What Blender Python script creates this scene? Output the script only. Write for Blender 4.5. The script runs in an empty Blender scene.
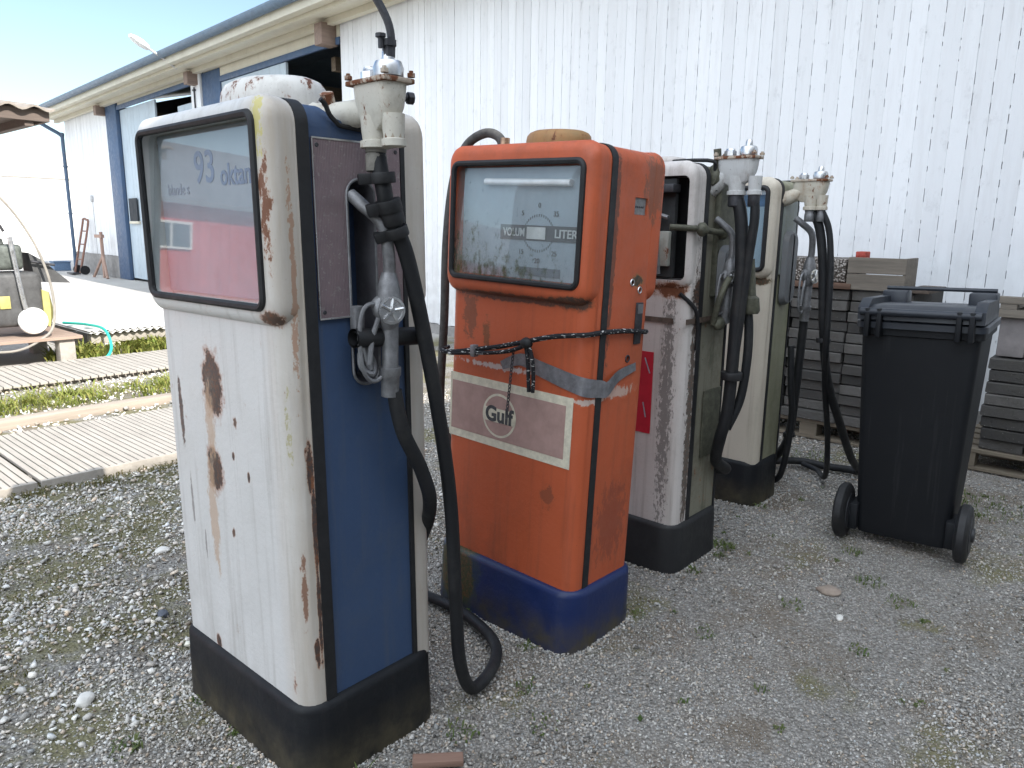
import bpy, bmesh, math, random
import numpy as np
from mathutils import Vector, Matrix, Euler
PI = math.pi
rnd = random.Random(7)
S = bpy.context.scene
# ------------------------------------------------------------------ camera
cam = bpy.data.objects.new('camera', bpy.data.cameras.new('camera'))
S.collection.objects.link(cam); S.camera = cam
Rw = Matrix(((0.66706666, 0.14364562, 0.73101847), (-0.744888, 0.14546477, 0.6511389), (0.01280418, 0.97887994, -0.2040346)))
# rows = world axes in camera space (x, y, -z); rebuild as camera-to-world
M3 = Matrix(((Rw[0][0], Rw[0][1], -Rw[0][2]), (Rw[1][0], Rw[1][1], -Rw[1][2]), (Rw[2][0], Rw[2][1], -Rw[2][2])))
cam.matrix_world = Matrix.Translation((0, 0, 1.35)) @ M3.to_4x4()
cam.data.sensor_width = 36; cam.data.lens = 743/1024*36
cam.data.clip_start = 0.05; cam.data.clip_end = 600
# ------------------------------------------------------------------ world + sun
SUN = Vector((-0.062, -1.0, 0.70)).normalized()          # towards the sun
W = bpy.data.worlds.new('World'); S.world = W; W.use_nodes = True
nt = W.node_tree; bg = nt.nodes['Background']
sky = nt.nodes.new('ShaderNodeTexSky'); sky.sky_type = 'NISHITA'; sky.sun_disc = False
sky.sun_elevation = math.asin(SUN.z); sky.sun_rotation = math.atan2(SUN.x, SUN.y)
sky.air_density = 1.0; sky.dust_density = 1.0; sky.ozone_density = 1.0
# unseen bright cloud added west and overhead to fill the shade; clear blue north
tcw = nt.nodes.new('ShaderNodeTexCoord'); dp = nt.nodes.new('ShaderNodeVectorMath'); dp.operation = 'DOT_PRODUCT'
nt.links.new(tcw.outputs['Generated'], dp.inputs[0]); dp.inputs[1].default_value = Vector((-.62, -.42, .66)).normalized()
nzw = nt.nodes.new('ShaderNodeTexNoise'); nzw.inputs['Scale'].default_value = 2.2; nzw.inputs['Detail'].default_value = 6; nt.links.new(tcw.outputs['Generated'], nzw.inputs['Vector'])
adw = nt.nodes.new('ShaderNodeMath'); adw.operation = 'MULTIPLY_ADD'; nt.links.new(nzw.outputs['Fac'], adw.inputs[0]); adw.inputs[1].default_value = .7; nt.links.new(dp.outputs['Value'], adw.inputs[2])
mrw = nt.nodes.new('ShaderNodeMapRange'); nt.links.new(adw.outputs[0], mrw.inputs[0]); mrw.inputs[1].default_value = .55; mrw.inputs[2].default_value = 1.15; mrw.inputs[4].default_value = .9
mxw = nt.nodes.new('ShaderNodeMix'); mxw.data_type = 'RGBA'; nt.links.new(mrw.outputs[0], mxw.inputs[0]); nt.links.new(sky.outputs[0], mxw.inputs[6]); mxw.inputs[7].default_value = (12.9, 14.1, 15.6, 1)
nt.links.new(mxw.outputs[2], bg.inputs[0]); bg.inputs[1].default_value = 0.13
sl = bpy.data.lights.new('sun', 'SUN'); sl.energy = 5.0; sl.angle = math.radians(0.5); sl.color = (1, .95, .88)
so = bpy.data.objects.new('sun', sl); S.collection.objects.link(so)
so.rotation_euler = SUN.to_track_quat('Z', 'Y').to_euler()
S.view_settings.view_transform = 'Standard'; S.view_settings.look = 'None'
S.view_settings.exposure = 0.80; S.view_settings.gamma = 1
S.render.engine = 'CYCLES'
COL = S.collection

# ================================================================== materials
class NM:
    """small node builder for procedural materials"""
    def __init__(s, name, rough=.6, metal=0, spec=.5):
        s.m = bpy.data.materials.new(name); s.m.use_nodes = True
        s.nt = s.m.node_tree; s.b = s.nt.nodes['Principled BSDF']
        s.b.inputs['Roughness'].default_value = rough; s.b.inputs['Metallic'].default_value = metal
        s.b.inputs['Specular IOR Level'].default_value = spec
        s.tc = s.nt.nodes.new('ShaderNodeTexCoord'); s.co = s.tc.outputs['Object']
    def n(s, t, **k):
        q = s.nt.nodes.new(t)
        for a, v in k.items(): setattr(q, a, v)
        return q
    def put(s, a, sock):
        if isinstance(a, (int, float)): sock.default_value = a
        elif isinstance(a, tuple): sock.default_value = a if len(a) != 3 or len(sock.default_value) == 3 else (*a, 1)
        else: s.nt.links.new(a, sock)
    def scaled(s, v, off=(0, 0, 0)):
        q = s.n('ShaderNodeMapping'); s.put(s.co, q.inputs[0]); q.inputs['Scale'].default_value = v
        q.inputs['Location'].default_value = off; return q.outputs[0]
    def noise(s, scale=5, det=4, v=None, rough=.6, off=(0, 0, 0)):
        q = s.n('ShaderNodeTexNoise'); s.put(s.scaled(v, off) if v else (s.scaled((1, 1, 1), off) if any(off) else s.co), q.inputs['Vector'])
        q.inputs['Scale'].default_value = scale; q.inputs['Detail'].default_value = det; q.inputs['Roughness'].default_value = rough
        return q.outputs['Fac']
    def voro(s, scale=20, v=None, feature='F1', out='Distance'):
        q = s.n('ShaderNodeTexVoronoi', feature=feature); s.put(s.scaled(v) if v else s.co, q.inputs['Vector'])
        q.inputs['Scale'].default_value = scale; return q.outputs[out]
    def ramp(s, f, lo, hi, a=0., b=1.):
        q = s.n('ShaderNodeMapRange'); s.put(f, q.inputs[0])
        q.inputs[1].default_value = lo; q.inputs[2].default_value = hi; q.inputs[3].default_value = a; q.inputs[4].default_value = b
        return q.outputs[0]
    def math(s, op, a, b=0.):
        q = s.n('ShaderNodeMath', operation=op); s.put(a, q.inputs[0]); s.put(b, q.inputs[1]); return q.outputs[0]
    def mix(s, f, a, b):
        q = s.n('ShaderNodeMix', data_type='RGBA'); s.put(f, q.inputs[0])
        for v, i in ((a, 6), (b, 7)): s.put((*v, 1) if isinstance(v, tuple) and len(v) == 3 else v, q.inputs[i])
        return q.outputs[2]
    def blob(s, c, r, k=.9, sc=9., lo=1.0, hi=.8):
        """mask 1 inside a ragged blob at c (object space) with radii r"""
        a = s.n('ShaderNodeVectorMath', operation='SUBTRACT'); s.put(s.co, a.inputs[0]); a.inputs[1].default_value = c
        b = s.n('ShaderNodeVectorMath', operation='MULTIPLY'); s.put(a.outputs[0], b.inputs[0]); b.inputs[1].default_value = tuple(1/q for q in r)
        l = s.n('ShaderNodeVectorMath', operation='LENGTH'); s.put(b.outputs[0], l.inputs[0])
        nz = s.noise(sc, 6, v=(1, 1, .45) if sc >= 45 else None, rough=.75)
        d = s.math('ADD', l.outputs['Value'], s.math('MULTIPLY', s.math('SUBTRACT', nz, .5), k*2))
        return s.ramp(d, lo, hi)
    def pos(s, axis):
        q = s.n('ShaderNodeSeparateXYZ'); s.put(s.co, q.inputs[0]); return q.outputs[axis]
    def bump(s, h, d=.01, st=.5):
        q = s.n('ShaderNodeBump'); s.put(h, q.inputs['Height']); q.inputs['Distance'].default_value = d; q.inputs['Strength'].default_value = st
        s.put(q.outputs[0], s.b.inputs['Normal'])
    def done(s, col, rough=None):
        s.put((*col, 1) if isinstance(col, tuple) else col, s.b.inputs['Base Color'])
        if rough is not None: s.put(rough, s.b.inputs['Roughness'])
        return s.m

RUST = (.13, .045, .018); RUST2 = (.28, .10, .035)
def paint(name, base, dirt=(.16, .13, .10), streak=.35, grime=.3, chips=.66, rough=.5, blobs=(), halo=RUST2, moss=0., extra=None, spec=.4, var=.16, low=0., chipcol=RUST):
    m = NM(name, rough, 0, spec)
    c = m.mix(m.noise(3, 4), tuple(v*(1-var) for v in base), tuple(min(1, v*(1+var*.5)) for v in base))
    st = m.ramp(m.noise(1, 6, v=(34, 34, 1.7), rough=.65), .52, .78, 0, streak)
    c = m.mix(st, c, dirt)
    gr = m.ramp(m.math('MULTIPLY', m.noise(7, 8, rough=.75), m.noise(2.3, 2)), .26, .46, 0, grime)
    c = m.mix(gr, c, dirt)
    sp = m.ramp(m.noise(150, 3), .66, .74, 0, grime)
    c = m.mix(sp, c, tuple(v*.5 for v in dirt))
    if moss:
        mo = m.ramp(m.math('MULTIPLY', m.noise(9, 9, v=(1, 1, .35), rough=.8), m.noise(1.7, 3, off=(3, 1, 2))), .27, .40, 0, moss)
        c = m.mix(mo, c, (.035, .045, .02))
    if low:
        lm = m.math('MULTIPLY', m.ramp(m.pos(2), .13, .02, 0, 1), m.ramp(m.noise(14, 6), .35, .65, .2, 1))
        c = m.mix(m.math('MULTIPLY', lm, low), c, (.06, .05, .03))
    ru = m.ramp(m.math('ADD', m.noise(26, 8, v=(1, 1, .55), rough=.75), m.math('MULTIPLY', m.noise(3.1, 2, off=(5, 0, 0)), .22)), chips+.13, chips+.155)
    c = m.mix(m.ramp(m.math('ADD', m.noise(26, 8, v=(1, 1, .55), rough=.75), m.math('MULTIPLY', m.noise(3.1, 2, off=(5, 0, 0)), .22)), chips+.09, chips+.15, 0, .55), c, halo)
    c = m.mix(ru, c, chipcol)
    if extra: c = extra(m, c)
    for b in blobs:
        cc, rr = b[0], b[1]; inner = b[2] if len(b) > 2 else (.055, .045, .042); edge = b[3] if len(b) > 3 else RUST2
        k = b[4] if len(b) > 4 else .9; am = b[5] if len(b) > 5 else 1.; bs = b[6] if len(b) > 6 else 30
        c = m.mix(m.math('MULTIPLY', m.blob(cc, rr, k, bs, 1.3, .9), .85*am), c, edge)
        c = m.mix(m.math('MULTIPLY', m.blob(cc, rr, k, bs, 1.0, .93), am), c, m.mix(m.ramp(m.noise(85, 6, rough=.75), .46, .62, 0, .75), inner, (.15, .06, .03)) if sum(inner) < .25 else inner)
    m.bump(m.math('ADD', m.math('ADD', m.noise(60, 6), m.math('MULTIPLY', m.noise(3.5, 2), 5.)), m.math('MULTIPLY', ru, -.8)), .002, .6)
    return m.done(c, m.ramp(m.noise(12, 5), .3, .7, rough-.08, rough+.2))

def simple(name, col, rough=.6, metal=0, var=.2, scale=12, bump=.0, spec=.4):
    m = NM(name, rough, metal, spec)
    c = m.mix(m.ramp(m.noise(scale, 6, rough=.7), .3, .7), tuple(v*(1-var) for v in col), tuple(min(1, v*(1+var)) for v in col))
    if bump: m.bump(m.noise(scale*4, 6), bump, .6)
    return m.done(c, m.ramp(m.noise(scale*.7, 4), .3, .7, max(0, rough-.08), min(1, rough+.1)))

def wood(name, col, dark=.5, rough=.8, v=(2, 30, 30)):
    m = NM(name, rough)
    g = m.noise(1, 8, v=v, rough=.7)
    c = m.mix(m.ramp(g, .3, .7), tuple(q*dark for q in col), col)
    c = m.mix(m.ramp(m.noise(3, 4), .5, .75, 0, .5), c, tuple(q*.55 for q in col))
    m.bump(g, .003, .6)
    return m.done(c)

MT = {}
GM = simple('black_rubber', (.012, .012, .013), .6, 0, .35, 30, .0006)
MT['rubber'] = GM
MT['hose'] = paint('hose_rubber', (.010, .0105, .012), dirt=(.05, .048, .044), streak=.0, grime=.55, chips=.9, rough=.55, spec=.35)
MT['hose_grey'] = simple('grey_hose_rubber', (.16, .15, .13), .75, 0, .3, 40, .0006)
MT['alu'] = simple('cast_aluminium', (.20, .20, .205), .55, .55, .4, 25, .001)
MT['dark_metal'] = simple('dark_metal', (.05, .05, .055), .55, .5, .4, 25, .001)
MT['chrome'] = simple('worn_chrome', (.55, .55, .55), .3, .9, .25, 25)
MT['black'] = simple('black_plastic', (.02, .021, .024), .5, 0, .25, 9, .0006)
MT['dial_white'] = simple('dial_enamel', (.27, .30, .34), .5, 0, .14, 4)
MT['dark_in'] = simple('dark_interior', (.03, .032, .033), .9, 0, .4, 10)

def glass_mat(name, film=.16, filmcol=(.45, .48, .48), moss=0.):
    m = bpy.data.materials.new(name); m.use_nodes = True; nt = m.node_tree; nt.nodes.clear()
    N = nt.nodes.new; L = nt.links.new
    out = N('ShaderNodeOutputMaterial'); tr = N('ShaderNodeBsdfTransparent'); gl = N('ShaderNodeBsdfGlossy'); df = N('ShaderNodeBsdfDiffuse')
    tr.inputs[0].default_value = (.95, .97, .97, 1); gl.inputs['Roughness'].default_value = .025; gl.inputs[0].default_value = (1, 1, 1, 1)
    fr = N('ShaderNodeFresnel'); fr.inputs[0].default_value = 1.85
    ge = N('ShaderNodeNewGeometry'); fm = N('ShaderNodeMath'); fm.operation = 'MULTIPLY'; iv = N('ShaderNodeMath'); iv.operation = 'SUBTRACT'; iv.inputs[0].default_value = 1
    L(ge.outputs['Backfacing'], iv.inputs[1]); L(iv.outputs[0], fm.inputs[0]); L(fr.outputs[0], fm.inputs[1])
    mx = N('ShaderNodeMixShader'); L(fm.outputs[0], mx.inputs[0]); L(tr.outputs[0], mx.inputs[1]); L(gl.outputs[0], mx.inputs[2])
    tc = N('ShaderNodeTexCoord'); nz = N('ShaderNodeTexNoise'); nz.inputs['Scale'].default_value = 6; nz.inputs['Detail'].default_value = 9; nz.inputs['Roughness'].default_value = .7
    mp = N('ShaderNodeMapping'); mp.inputs['Scale'].default_value = (1, 1, .55); L(tc.outputs['Object'], mp.inputs[0]); L(mp.outputs[0], nz.inputs[0])
    mr = N('ShaderNodeMapRange'); L(nz.outputs[0], mr.inputs[0]); mr.inputs[1].default_value = .3; mr.inputs[2].default_value = .75; mr.inputs[3].default_value = film*.5; mr.inputs[4].default_value = film*1.5
    df.inputs[0].default_value = (*filmcol, 1)
    last = mx.outputs[0]
    m2 = N('ShaderNodeMixShader'); L(mr.outputs[0], m2.inputs[0]); L(last, m2.inputs[1]); L(df.outputs[0], m2.inputs[2]); last = m2.outputs[0]
    if moss:
        d2 = N('ShaderNodeBsdfDiffuse'); d2.inputs[0].default_value = (.07, .08, .035, 1)
        n2 = N('ShaderNodeTexNoise'); n2.inputs['Scale'].default_value = 38; n2.inputs['Detail'].default_value = 9; n2.inputs['Roughness'].default_value = .75; L(mp.outputs[0], n2.inputs[0])
        sx = N('ShaderNodeSeparateXYZ'); L(tc.outputs['Object'], sx.inputs[0])
        hz = N('ShaderNodeMapRange'); L(sx.outputs[2], hz.inputs[0]); hz.inputs[1].default_value = 1.46; hz.inputs[2].default_value = 1.16; hz.inputs[3].default_value = -.12; hz.inputs[4].default_value = .10
        hy = N('ShaderNodeMapRange'); L(sx.outputs[1], hy.inputs[0]); hy.inputs[1].default_value = .1; hy.inputs[2].default_value = .5; hy.inputs[3].default_value = -.04; hy.inputs[4].default_value = .06
        ad = N('ShaderNodeMath'); L(n2.outputs[0], ad.inputs[0]); L(hz.outputs[0], ad.inputs[1])
        ae = N('ShaderNodeMath'); L(ad.outputs[0], ae.inputs[0]); L(hy.outputs[0], ae.inputs[1])
        m4 = N('ShaderNodeMapRange'); L(ae.outputs[0], m4.inputs[0]); m4.inputs[1].default_value = .56; m4.inputs[2].default_value = .72; m4.inputs[3].default_value = 0; m4.inputs[4].default_value = moss
        m3 = N('ShaderNodeMixShader'); L(m4.outputs[0], m3.inputs[0]); L(last, m3.inputs[1]); L(d2.outputs[0], m3.inputs[2]); last = m3.outputs[0]
    L(last, out.inputs[0]); return m
MT['glass1'] = glass_mat('dusty_glass', .045)
MT['glass2'] = glass_mat('mossy_glass', .10, moss=.85)
MT['glass_clear'] = glass_mat('window_glass', .05)

# ================================================================== object helpers
def setp(o, label=None, cat=None, group=None, kind=None):
    if label and not kind: kind = 'thing'
    for k, v in (('label', label), ('category', cat), ('group', group), ('kind', kind)):
        if v: o[k] = v
    return o
def link(name, me, mat=None, parent=None, smooth=True, angle=40):
    o = bpy.data.objects.new(name, me); COL.objects.link(o)
    if mat: me.materials.clear(); me.materials.append(mat)
    if parent is not None: o.parent = parent
    if smooth:
        me.polygons.foreach_set('use_smooth', [True]*len(me.polygons))
        try: me.set_sharp_from_angle(angle=math.radians(angle))
        except Exception: pass
    return o
def empty(name, loc=(0, 0, 0), rot=(0, 0, 0), **k):
    o = bpy.data.objects.new(name, None); COL.objects.link(o); o.location = loc; o.rotation_euler = rot; o.empty_display_size = .1
    return setp(o, **k)
def obj(name, bm, mat, parent=None, smooth=True, angle=40, recalc=True):
    if recalc: bmesh.ops.recalc_face_normals(bm, faces=bm.faces)
    me = bpy.data.meshes.new(name); bm.to_mesh(me); bm.free()
    return link(name, me, mat, parent, smooth, angle)
def B(): return bmesh.new()
def box(bm, x0, x1, y0, y1, z0, z1, bev=0, seg=2, mat=None):
    r = bmesh.ops.create_cube(bm, size=1); vs = r['verts']
    for v in vs: v.co = Vector((x0+(v.co.x+.5)*(x1-x0), y0+(v.co.y+.5)*(y1-y0), z0+(v.co.z+.5)*(z1-z0)))
    if bev:
        es = list({e for v in vs for e in v.link_edges})
        q = bmesh.ops.bevel(bm, geom=es, offset=bev, segments=seg, affect='EDGES', profile=.5)
        vs = list({v for f in q['faces'] for v in f.verts} | {v for v in vs if v.is_valid})
    if mat is not None:
        bmesh.ops.transform(bm, matrix=mat, verts=vs)
    return vs
def rings(bm, ringlist, cap0=True, cap1=True, closed=True):
    vr = [[bm.verts.new(p) for p in r] for r in ringlist]
    n = len(vr[0])
    for a, b in zip(vr[:-1], vr[1:]):
        for i in range(n if closed else n-1):
            j = (i+1) % n
            bm.faces.new((a[i], a[j], b[j], b[i]))
    if cap0: bm.faces.new(vr[0][::-1])
    if cap1: bm.faces.new(vr[-1])
    return vr
def circ(c, r, ax, n=16, ph=0):
    ax = Vector(ax).normalized(); u = ax.orthogonal().normalized(); v = ax.cross(u)
    return [Vector(c)+u*(r*math.cos(ph+2*PI*i/n))+v*(r*math.sin(ph+2*PI*i/n)) for i in range(n)]
def lathe(bm, c, ax, prof, n=20):
    """prof: list of (distance along ax, radius)"""
    ax = Vector(ax).normalized()
    rings(bm, [circ(Vector(c)+ax*d, max(r, .0005), ax, n) for d, r in prof])
def spline(pts, k=8, closed=False):
    P = [Vector(p) for p in pts]; out = []
    n = len(P); rng = range(n if closed else n-1)
    for i in rng:
        if closed: a, b, c, d = P[(i-1) % n], P[i], P[(i+1) % n], P[(i+2) % n]
        else: a, b, c, d = P[max(i-1, 0)], P[i], P[i+1], P[min(i+2, n-1)]
        for j in range(k):
            t = j/k
            out.append(.5*((2*b)+(c-a)*t+(2*a-5*b+4*c-d)*t*t+(3*b-a-3*c+d)*t**3))
    if not closed: out.append(P[-1])
    return out
def tube(bm, pts, r, n=12, closed=False, smooth=0, caps=True):
    P = spline(pts, smooth, closed) if smooth else [Vector(p) for p in pts]
    m = len(P); R = r if callable(r) else (lambda t: r)
    def tan(i):
        if closed: return (P[(i+1) % m]-P[(i-1) % m]).normalized()
        return (P[min(i+1, m-1)]-P[max(i-1, 0)]).normalized()
    t0 = tan(0); u = t0.orthogonal().normalized(); rl = []
    for i in range(m):
        t = tan(i); u = (u-t*u.dot(t)).normalized(); v = t.cross(u); rr = R(i/(m-1))
        rl.append([P[i]+u*(rr*math.cos(2*PI*j/n))+v*(rr*math.sin(2*PI*j/n)) for j in range(n)])
    if closed:
        vr = rings(bm, rl, False, False)
        a, b = vr[-1], vr[0]
        # match closest offset
        best = min(range(n), key=lambda s: (a[0].co-b[s].co).length)
        for i in range(n): bm.faces.new((a[i], a[(i+1) % n], b[(i+1+best) % n], b[(i+best) % n]))
    else: rings(bm, rl, caps, caps)
def rrect(a0, a1, b0, b1, r, k=6):
    """rounded rectangle points in 2-D"""
    out = []
    for (ca, cb, s) in ((a1-r, b1-r, 0), (a0+r, b1-r, 1), (a0+r, b0+r, 2), (a1-r, b0+r, 3)):
        for i in range(k+1):
            t = PI/2*(s+i/k); out.append((ca+r*math.cos(t), cb+r*math.sin(t)))
    return out
def rbox_z(bm, x0, x1, y0, y1, z0, z1, r, bev=.01, seg=3, taper=0, k=6):
    """box rounded in plan with rounded top rim; taper widens the bottom"""
    rl = []
    for z, ins in [(z0, -taper)]+[(z1-bev+bev*math.sin(PI/2*i/seg), bev*(1-math.cos(PI/2*i/seg))) for i in range(seg+1)]:
        rl.append([(x, y, z) for x, y in rrect(x0+ins, x1-ins, y0+ins, y1-ins, max(r-ins, .003), k)])
    rings(bm, rl)
def cutters(o, cs, op='DIFFERENCE', self_=False):
    """apply booleans without bpy.ops; cutter meshes are removed"""
    for c in cs:
        md = o.modifiers.new('b', 'BOOLEAN'); md.operation = op; md.object = c; md.solver = 'EXACT'; md.use_self = self_
    bpy.context.view_layer.update()
    dg = bpy.context.evaluated_depsgraph_get()
    me = bpy.data.meshes.new_from_object(o.evaluated_get(dg)); o.modifiers.clear(); old = o.data; o.data = me
    bpy.data.meshes.remove(old)
    for c in cs: bpy.data.objects.remove(c)
    me.polygons.foreach_set('use_smooth', [True]*len(me.polygons))
    me.set_sharp_from_angle(angle=math.radians(35))
    return o
def text(name, body, size, mat, parent, mtx, ext=.0008, bold=0, align='CENTER', sx=1, shear=0):
    cu = bpy.data.curves.new(name, 'FONT'); cu.body = body; cu.size = size; cu.extrude = ext; cu.align_x = align; cu.align_y = 'CENTER'; cu.offset = bold; cu.shear = shear
    t = bpy.data.objects.new(name, cu); COL.objects.link(t); bpy.context.view_layer.update()
    me = bpy.data.meshes.new_from_object(t.evaluated_get(bpy.context.evaluated_depsgraph_get())); bpy.data.objects.remove(t)
    me.transform(mtx @ Matrix.Diagonal((sx, 1, 1, 1)))
    return link(name, me, mat, parent, False)
def face_x(x, y, z, tilt=0):
    """matrix placing text on a face that looks towards -X, reading left to right seen from outside"""
    m = Matrix(((0, 0, -1), (-1, 0, 0), (0, 1, 0))).to_4x4()
    return Matrix.Translation((x, y, z)) @ m
def copy_tree(o, parent=None):
    c = o.copy(); COL.objects.link(c)
    if parent is not None: c.parent = parent
    for ch in list(o.children): copy_tree(ch, c)
    return c

# ================================================================== the setting: ground
PUMPS = [(0.87, 1.42, .405, .64), (1.775, 1.325, .345, .605), (2.515, 1.37, .375, .6), (3.47, 1.46, .29, .6)]
def gz(x, y):
    from mathutils import noise as mn
    return -.012+.012*mn.noise(Vector((x*.9, y*.9, 0)))+.006*mn.noise(Vector((x*3, y*3, 5)))
def ground():
    bm = B(); n = 120
    # a finely divided patch near the camera, coarse beyond; one sheet
    xs = sorted(set([-220, -60, -20, -8, -4, -2] + [round(-1+.1*i, 3) for i in range(91)] + [9, 11, 15, 25, 60, 220]))
    ys = sorted(set([-220, -60, -20, -8, -4, -2] + [round(-1+.1*i, 3) for i in range(111)] + [11, 14, 18, 25, 60, 220]))
    from mathutils import noise as mn
    g = {}
    for i, x in enumerate(xs):
        for j, y in enumerate(ys):
            z = -.006
            if -1 < x < 8 and -1 < y < 10:
                z = gz(x, y)
            g[i, j] = bm.verts.new((x, y, z))
    for i in range(len(xs)-1):
        for j in range(len(ys)-1):
            bm.faces.new((g[i, j], g[i+1, j], g[i+1, j+1], g[i, j+1]))
    m = NM('gravel_ground', .95, 0, .2)
    v = m.voro(95, out='Color'); sp = m.n('ShaderNodeSeparateColor'); m.put(v, sp.inputs[0]); vd = m.voro(95)
    fine = m.voro(260, out='Color'); sf = m.n('ShaderNodeSeparateColor'); m.put(fine, sf.inputs[0])
    c = m.mix(sp.outputs[0], (.22, .205, .185), (.46, .44, .41))
    c = m.mix(m.ramp(sf.outputs[0], 0, 1, 0, .6), c, (.28, .26, .235))
    c = m.mix(m.ramp(vd, .25, .6, 0, .55), c, (.085, .078, .065))
    # brown soil and green moss patches
    x, y = m.pos(0), m.pos(1)
    left = m.ramp(m.math('SUBTRACT', y, m.math('MULTIPLY', x, .7)), .9, 2.4)
    so_ = m.ramp(m.noise(2.3, 7, rough=.7), .50, .62, 0, .6)
    c = m.mix(so_, c, (.14, .105, .07))
    mo = m.ramp(m.math('ADD', m.noise(1.9, 8, off=(4, 2, 0), rough=.7), m.math('MULTIPLY', left, .13)), .55, .64, 0, .85)
    c = m.mix(mo, c, m.mix(m.noise(40, 4), (.11, .115, .045), (.20, .17, .10)))
    far = m.ramp(y, 6.6, 7.2)
    c = m.mix(far, c, m.mix(m.noise(1.5, 6), (.42, .40, .37), (.55, .53, .5)))
    m.bump(m.math('ADD', m.math('MULTIPLY', vd, -1.), m.math('MULTIPLY', m.noise(30, 5), .6)), .012, .8)
    return setp(obj('ground', bm, m.done(c), None, True, 60), kind='structure')
ground()

def stones():
    rs = np.random.RandomState(3)
    temps = []
    for t in range(14):
        bm = B()
        for i in range(9):
            p = rs.normal(size=3); p /= np.linalg.norm(p); p *= rs.uniform(.8, 1.05)
            bm.verts.new((p[0], p[1]*rs.uniform(.75, 1), p[2]*.75))
        r = bmesh.ops.convex_hull(bm, input=bm.verts[:])
        bmesh.ops.delete(bm, geom=[g for g in r['geom_interior'] if isinstance(g, bmesh.types.BMVert)], context='VERTS')
        bmesh.ops.triangulate(bm, faces=bm.faces[:])
        bm.verts.index_update()
        temps.append((np.array([v.co[:] for v in bm.verts]), np.array([[v.index for v in f.verts] for f in bm.faces]))); bm.free()
    R = np.array(M3)   # camera to world
    def gen(N, xr, yr, dmin, dmax, rmin, rmax, keep=None):
        x = rs.uniform(*xr, N); y = rs.uniform(*yr, N); d = np.hypot(x, y)
        ok = (d > dmin) & (d < dmax)
        v = np.stack([x, y, np.full(N, -1.35)], 1) @ R
        px = 512+743*v[:, 0]/-v[:, 2]; py = 384-743*v[:, 1]/-v[:, 2]
        ok &= (v[:, 2] < -.3) & (px > -180) & (px < 1200) & (py < 950)
        for (a, b, D, Wd) in PUMPS: ok &= ~((x > a+.02) & (x < a+D-.02) & (y > b+.02) & (y < b+Wd-.02))
        rad = rmin*(rmax/rmin)**(rs.uniform(0, 1, N)**2.2)
        if keep is not None: k, sc = keep(x, y); ok &= rs.uniform(0, 1, N) < k; rad = rad*sc
        return x[ok], y[ok], rad[ok]
    from mathutils import noise as mn
    def dens(x, y):
        n = np.array([mn.noise(Vector((a*1.6, b*1.6, 3))) for a, b in zip(x, y)])
        n2 = np.array([mn.noise(Vector((a*5, b*5, 9))) for a, b in zip(x, y)])
        path = np.clip(1-np.abs(y-.62-.02*x)/.42, 0, 1)*(x > 1)         # trodden track on the right: finer
        left = np.clip((y-1.0*x-.6)/1.2, 0, 1)
        k = np.clip(.9+.5*n+.5*n2-.45*left*(n < .15)-.5*left*(n2 < -.12), .22, 1)*(1-.12*path)
        sc = (1+.35*left)*(1-.36*path)*(1+.25*n2)
        return k, sc
    parts = [gen(330000, (0, 3), (-.3, 3.2), 1.1, 2.5, .0022, .0088, dens),
             gen(250000, (0, 5), (-.3, 4.6), 2.5, 4.2, .0030, .0095, dens),
             gen(90000, (0, 6.3), (-.3, 4.6), 4.2, 6.5, .006, .013, dens),
             gen(1500, (0, 5), (0, 4.6), 1.2, 5, .008, .018, dens),
             gen(2500, (.3, 2.6), (2.0, 4.3), 1.2, 6, .008, .022, None),
             gen(2600, (.5, 4), (5.5, 7.2), 4, 9, .012, .03, None)]
    for (a, b, D, Wd) in PUMPS:
        n = 900; t = rs.uniform(0, 1, n); side = rs.randint(0, 4, n); o = .018+np.abs(rs.normal(0, .014, n))
        xx = np.where(side == 0, a-o, np.where(side == 1, a+D+o, a+t*D)); yy = np.where(side == 2, b-o, np.where(side == 3, b+Wd+o, b+t*Wd))
        parts.append((xx, yy, rs.uniform(.003, .009, n)))
    x = np.concatenate([p[0] for p in parts]); y = np.concatenate([p[1] for p in parts]); r = np.concatenate([p[2] for p in parts])
    N = len(x); G = np.array([gz(a, b) for a, b in zip(x, y)])
    q = rs.normal(size=(N, 4)); q /= np.linalg.norm(q, axis=1)[:, None]
    w, a, b, c = q.T
    Rm = np.stack([1-2*(b*b+c*c), 2*(a*b-c*w), 2*(a*c+b*w), 2*(a*b+c*w), 1-2*(a*a+c*c), 2*(b*c-a*w), 2*(a*c-b*w), 2*(b*c+a*w), 1-2*(a*a+b*b)], 1).reshape(N, 3, 3)
    tid = rs.randint(0, len(temps), N)
    VV, FF, CC = [], [], []; off = 0
    base = rs.uniform(0, 1, N)
    big = np.array([mn.noise(Vector((a*.9+7, b*2.2, 1))) for a, b in zip(x, y)]); lft = np.clip((y-1.0*x-.4)/1.2, 0, 1)
    lum = (.24+.34*base**1.4)*(1+.45*big)*(1+.42*lft); hue = rs.normal(0, .035, (N, 1))
    colr = np.stack([lum*1.02, lum*.965, lum*.885], 1)*(1+hue*np.array([[1, 0, -1]]))
    dk = rs.uniform(0, 1, N) < .06; colr[dk] *= .35
    wt = rs.uniform(0, 1, N) < .05+.14*lft; colr[wt] = np.array([.56, .54, .5])
    br = rs.uniform(0, 1, N) < .10; colr[br] *= np.array([.95, .82, .70])
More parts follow.
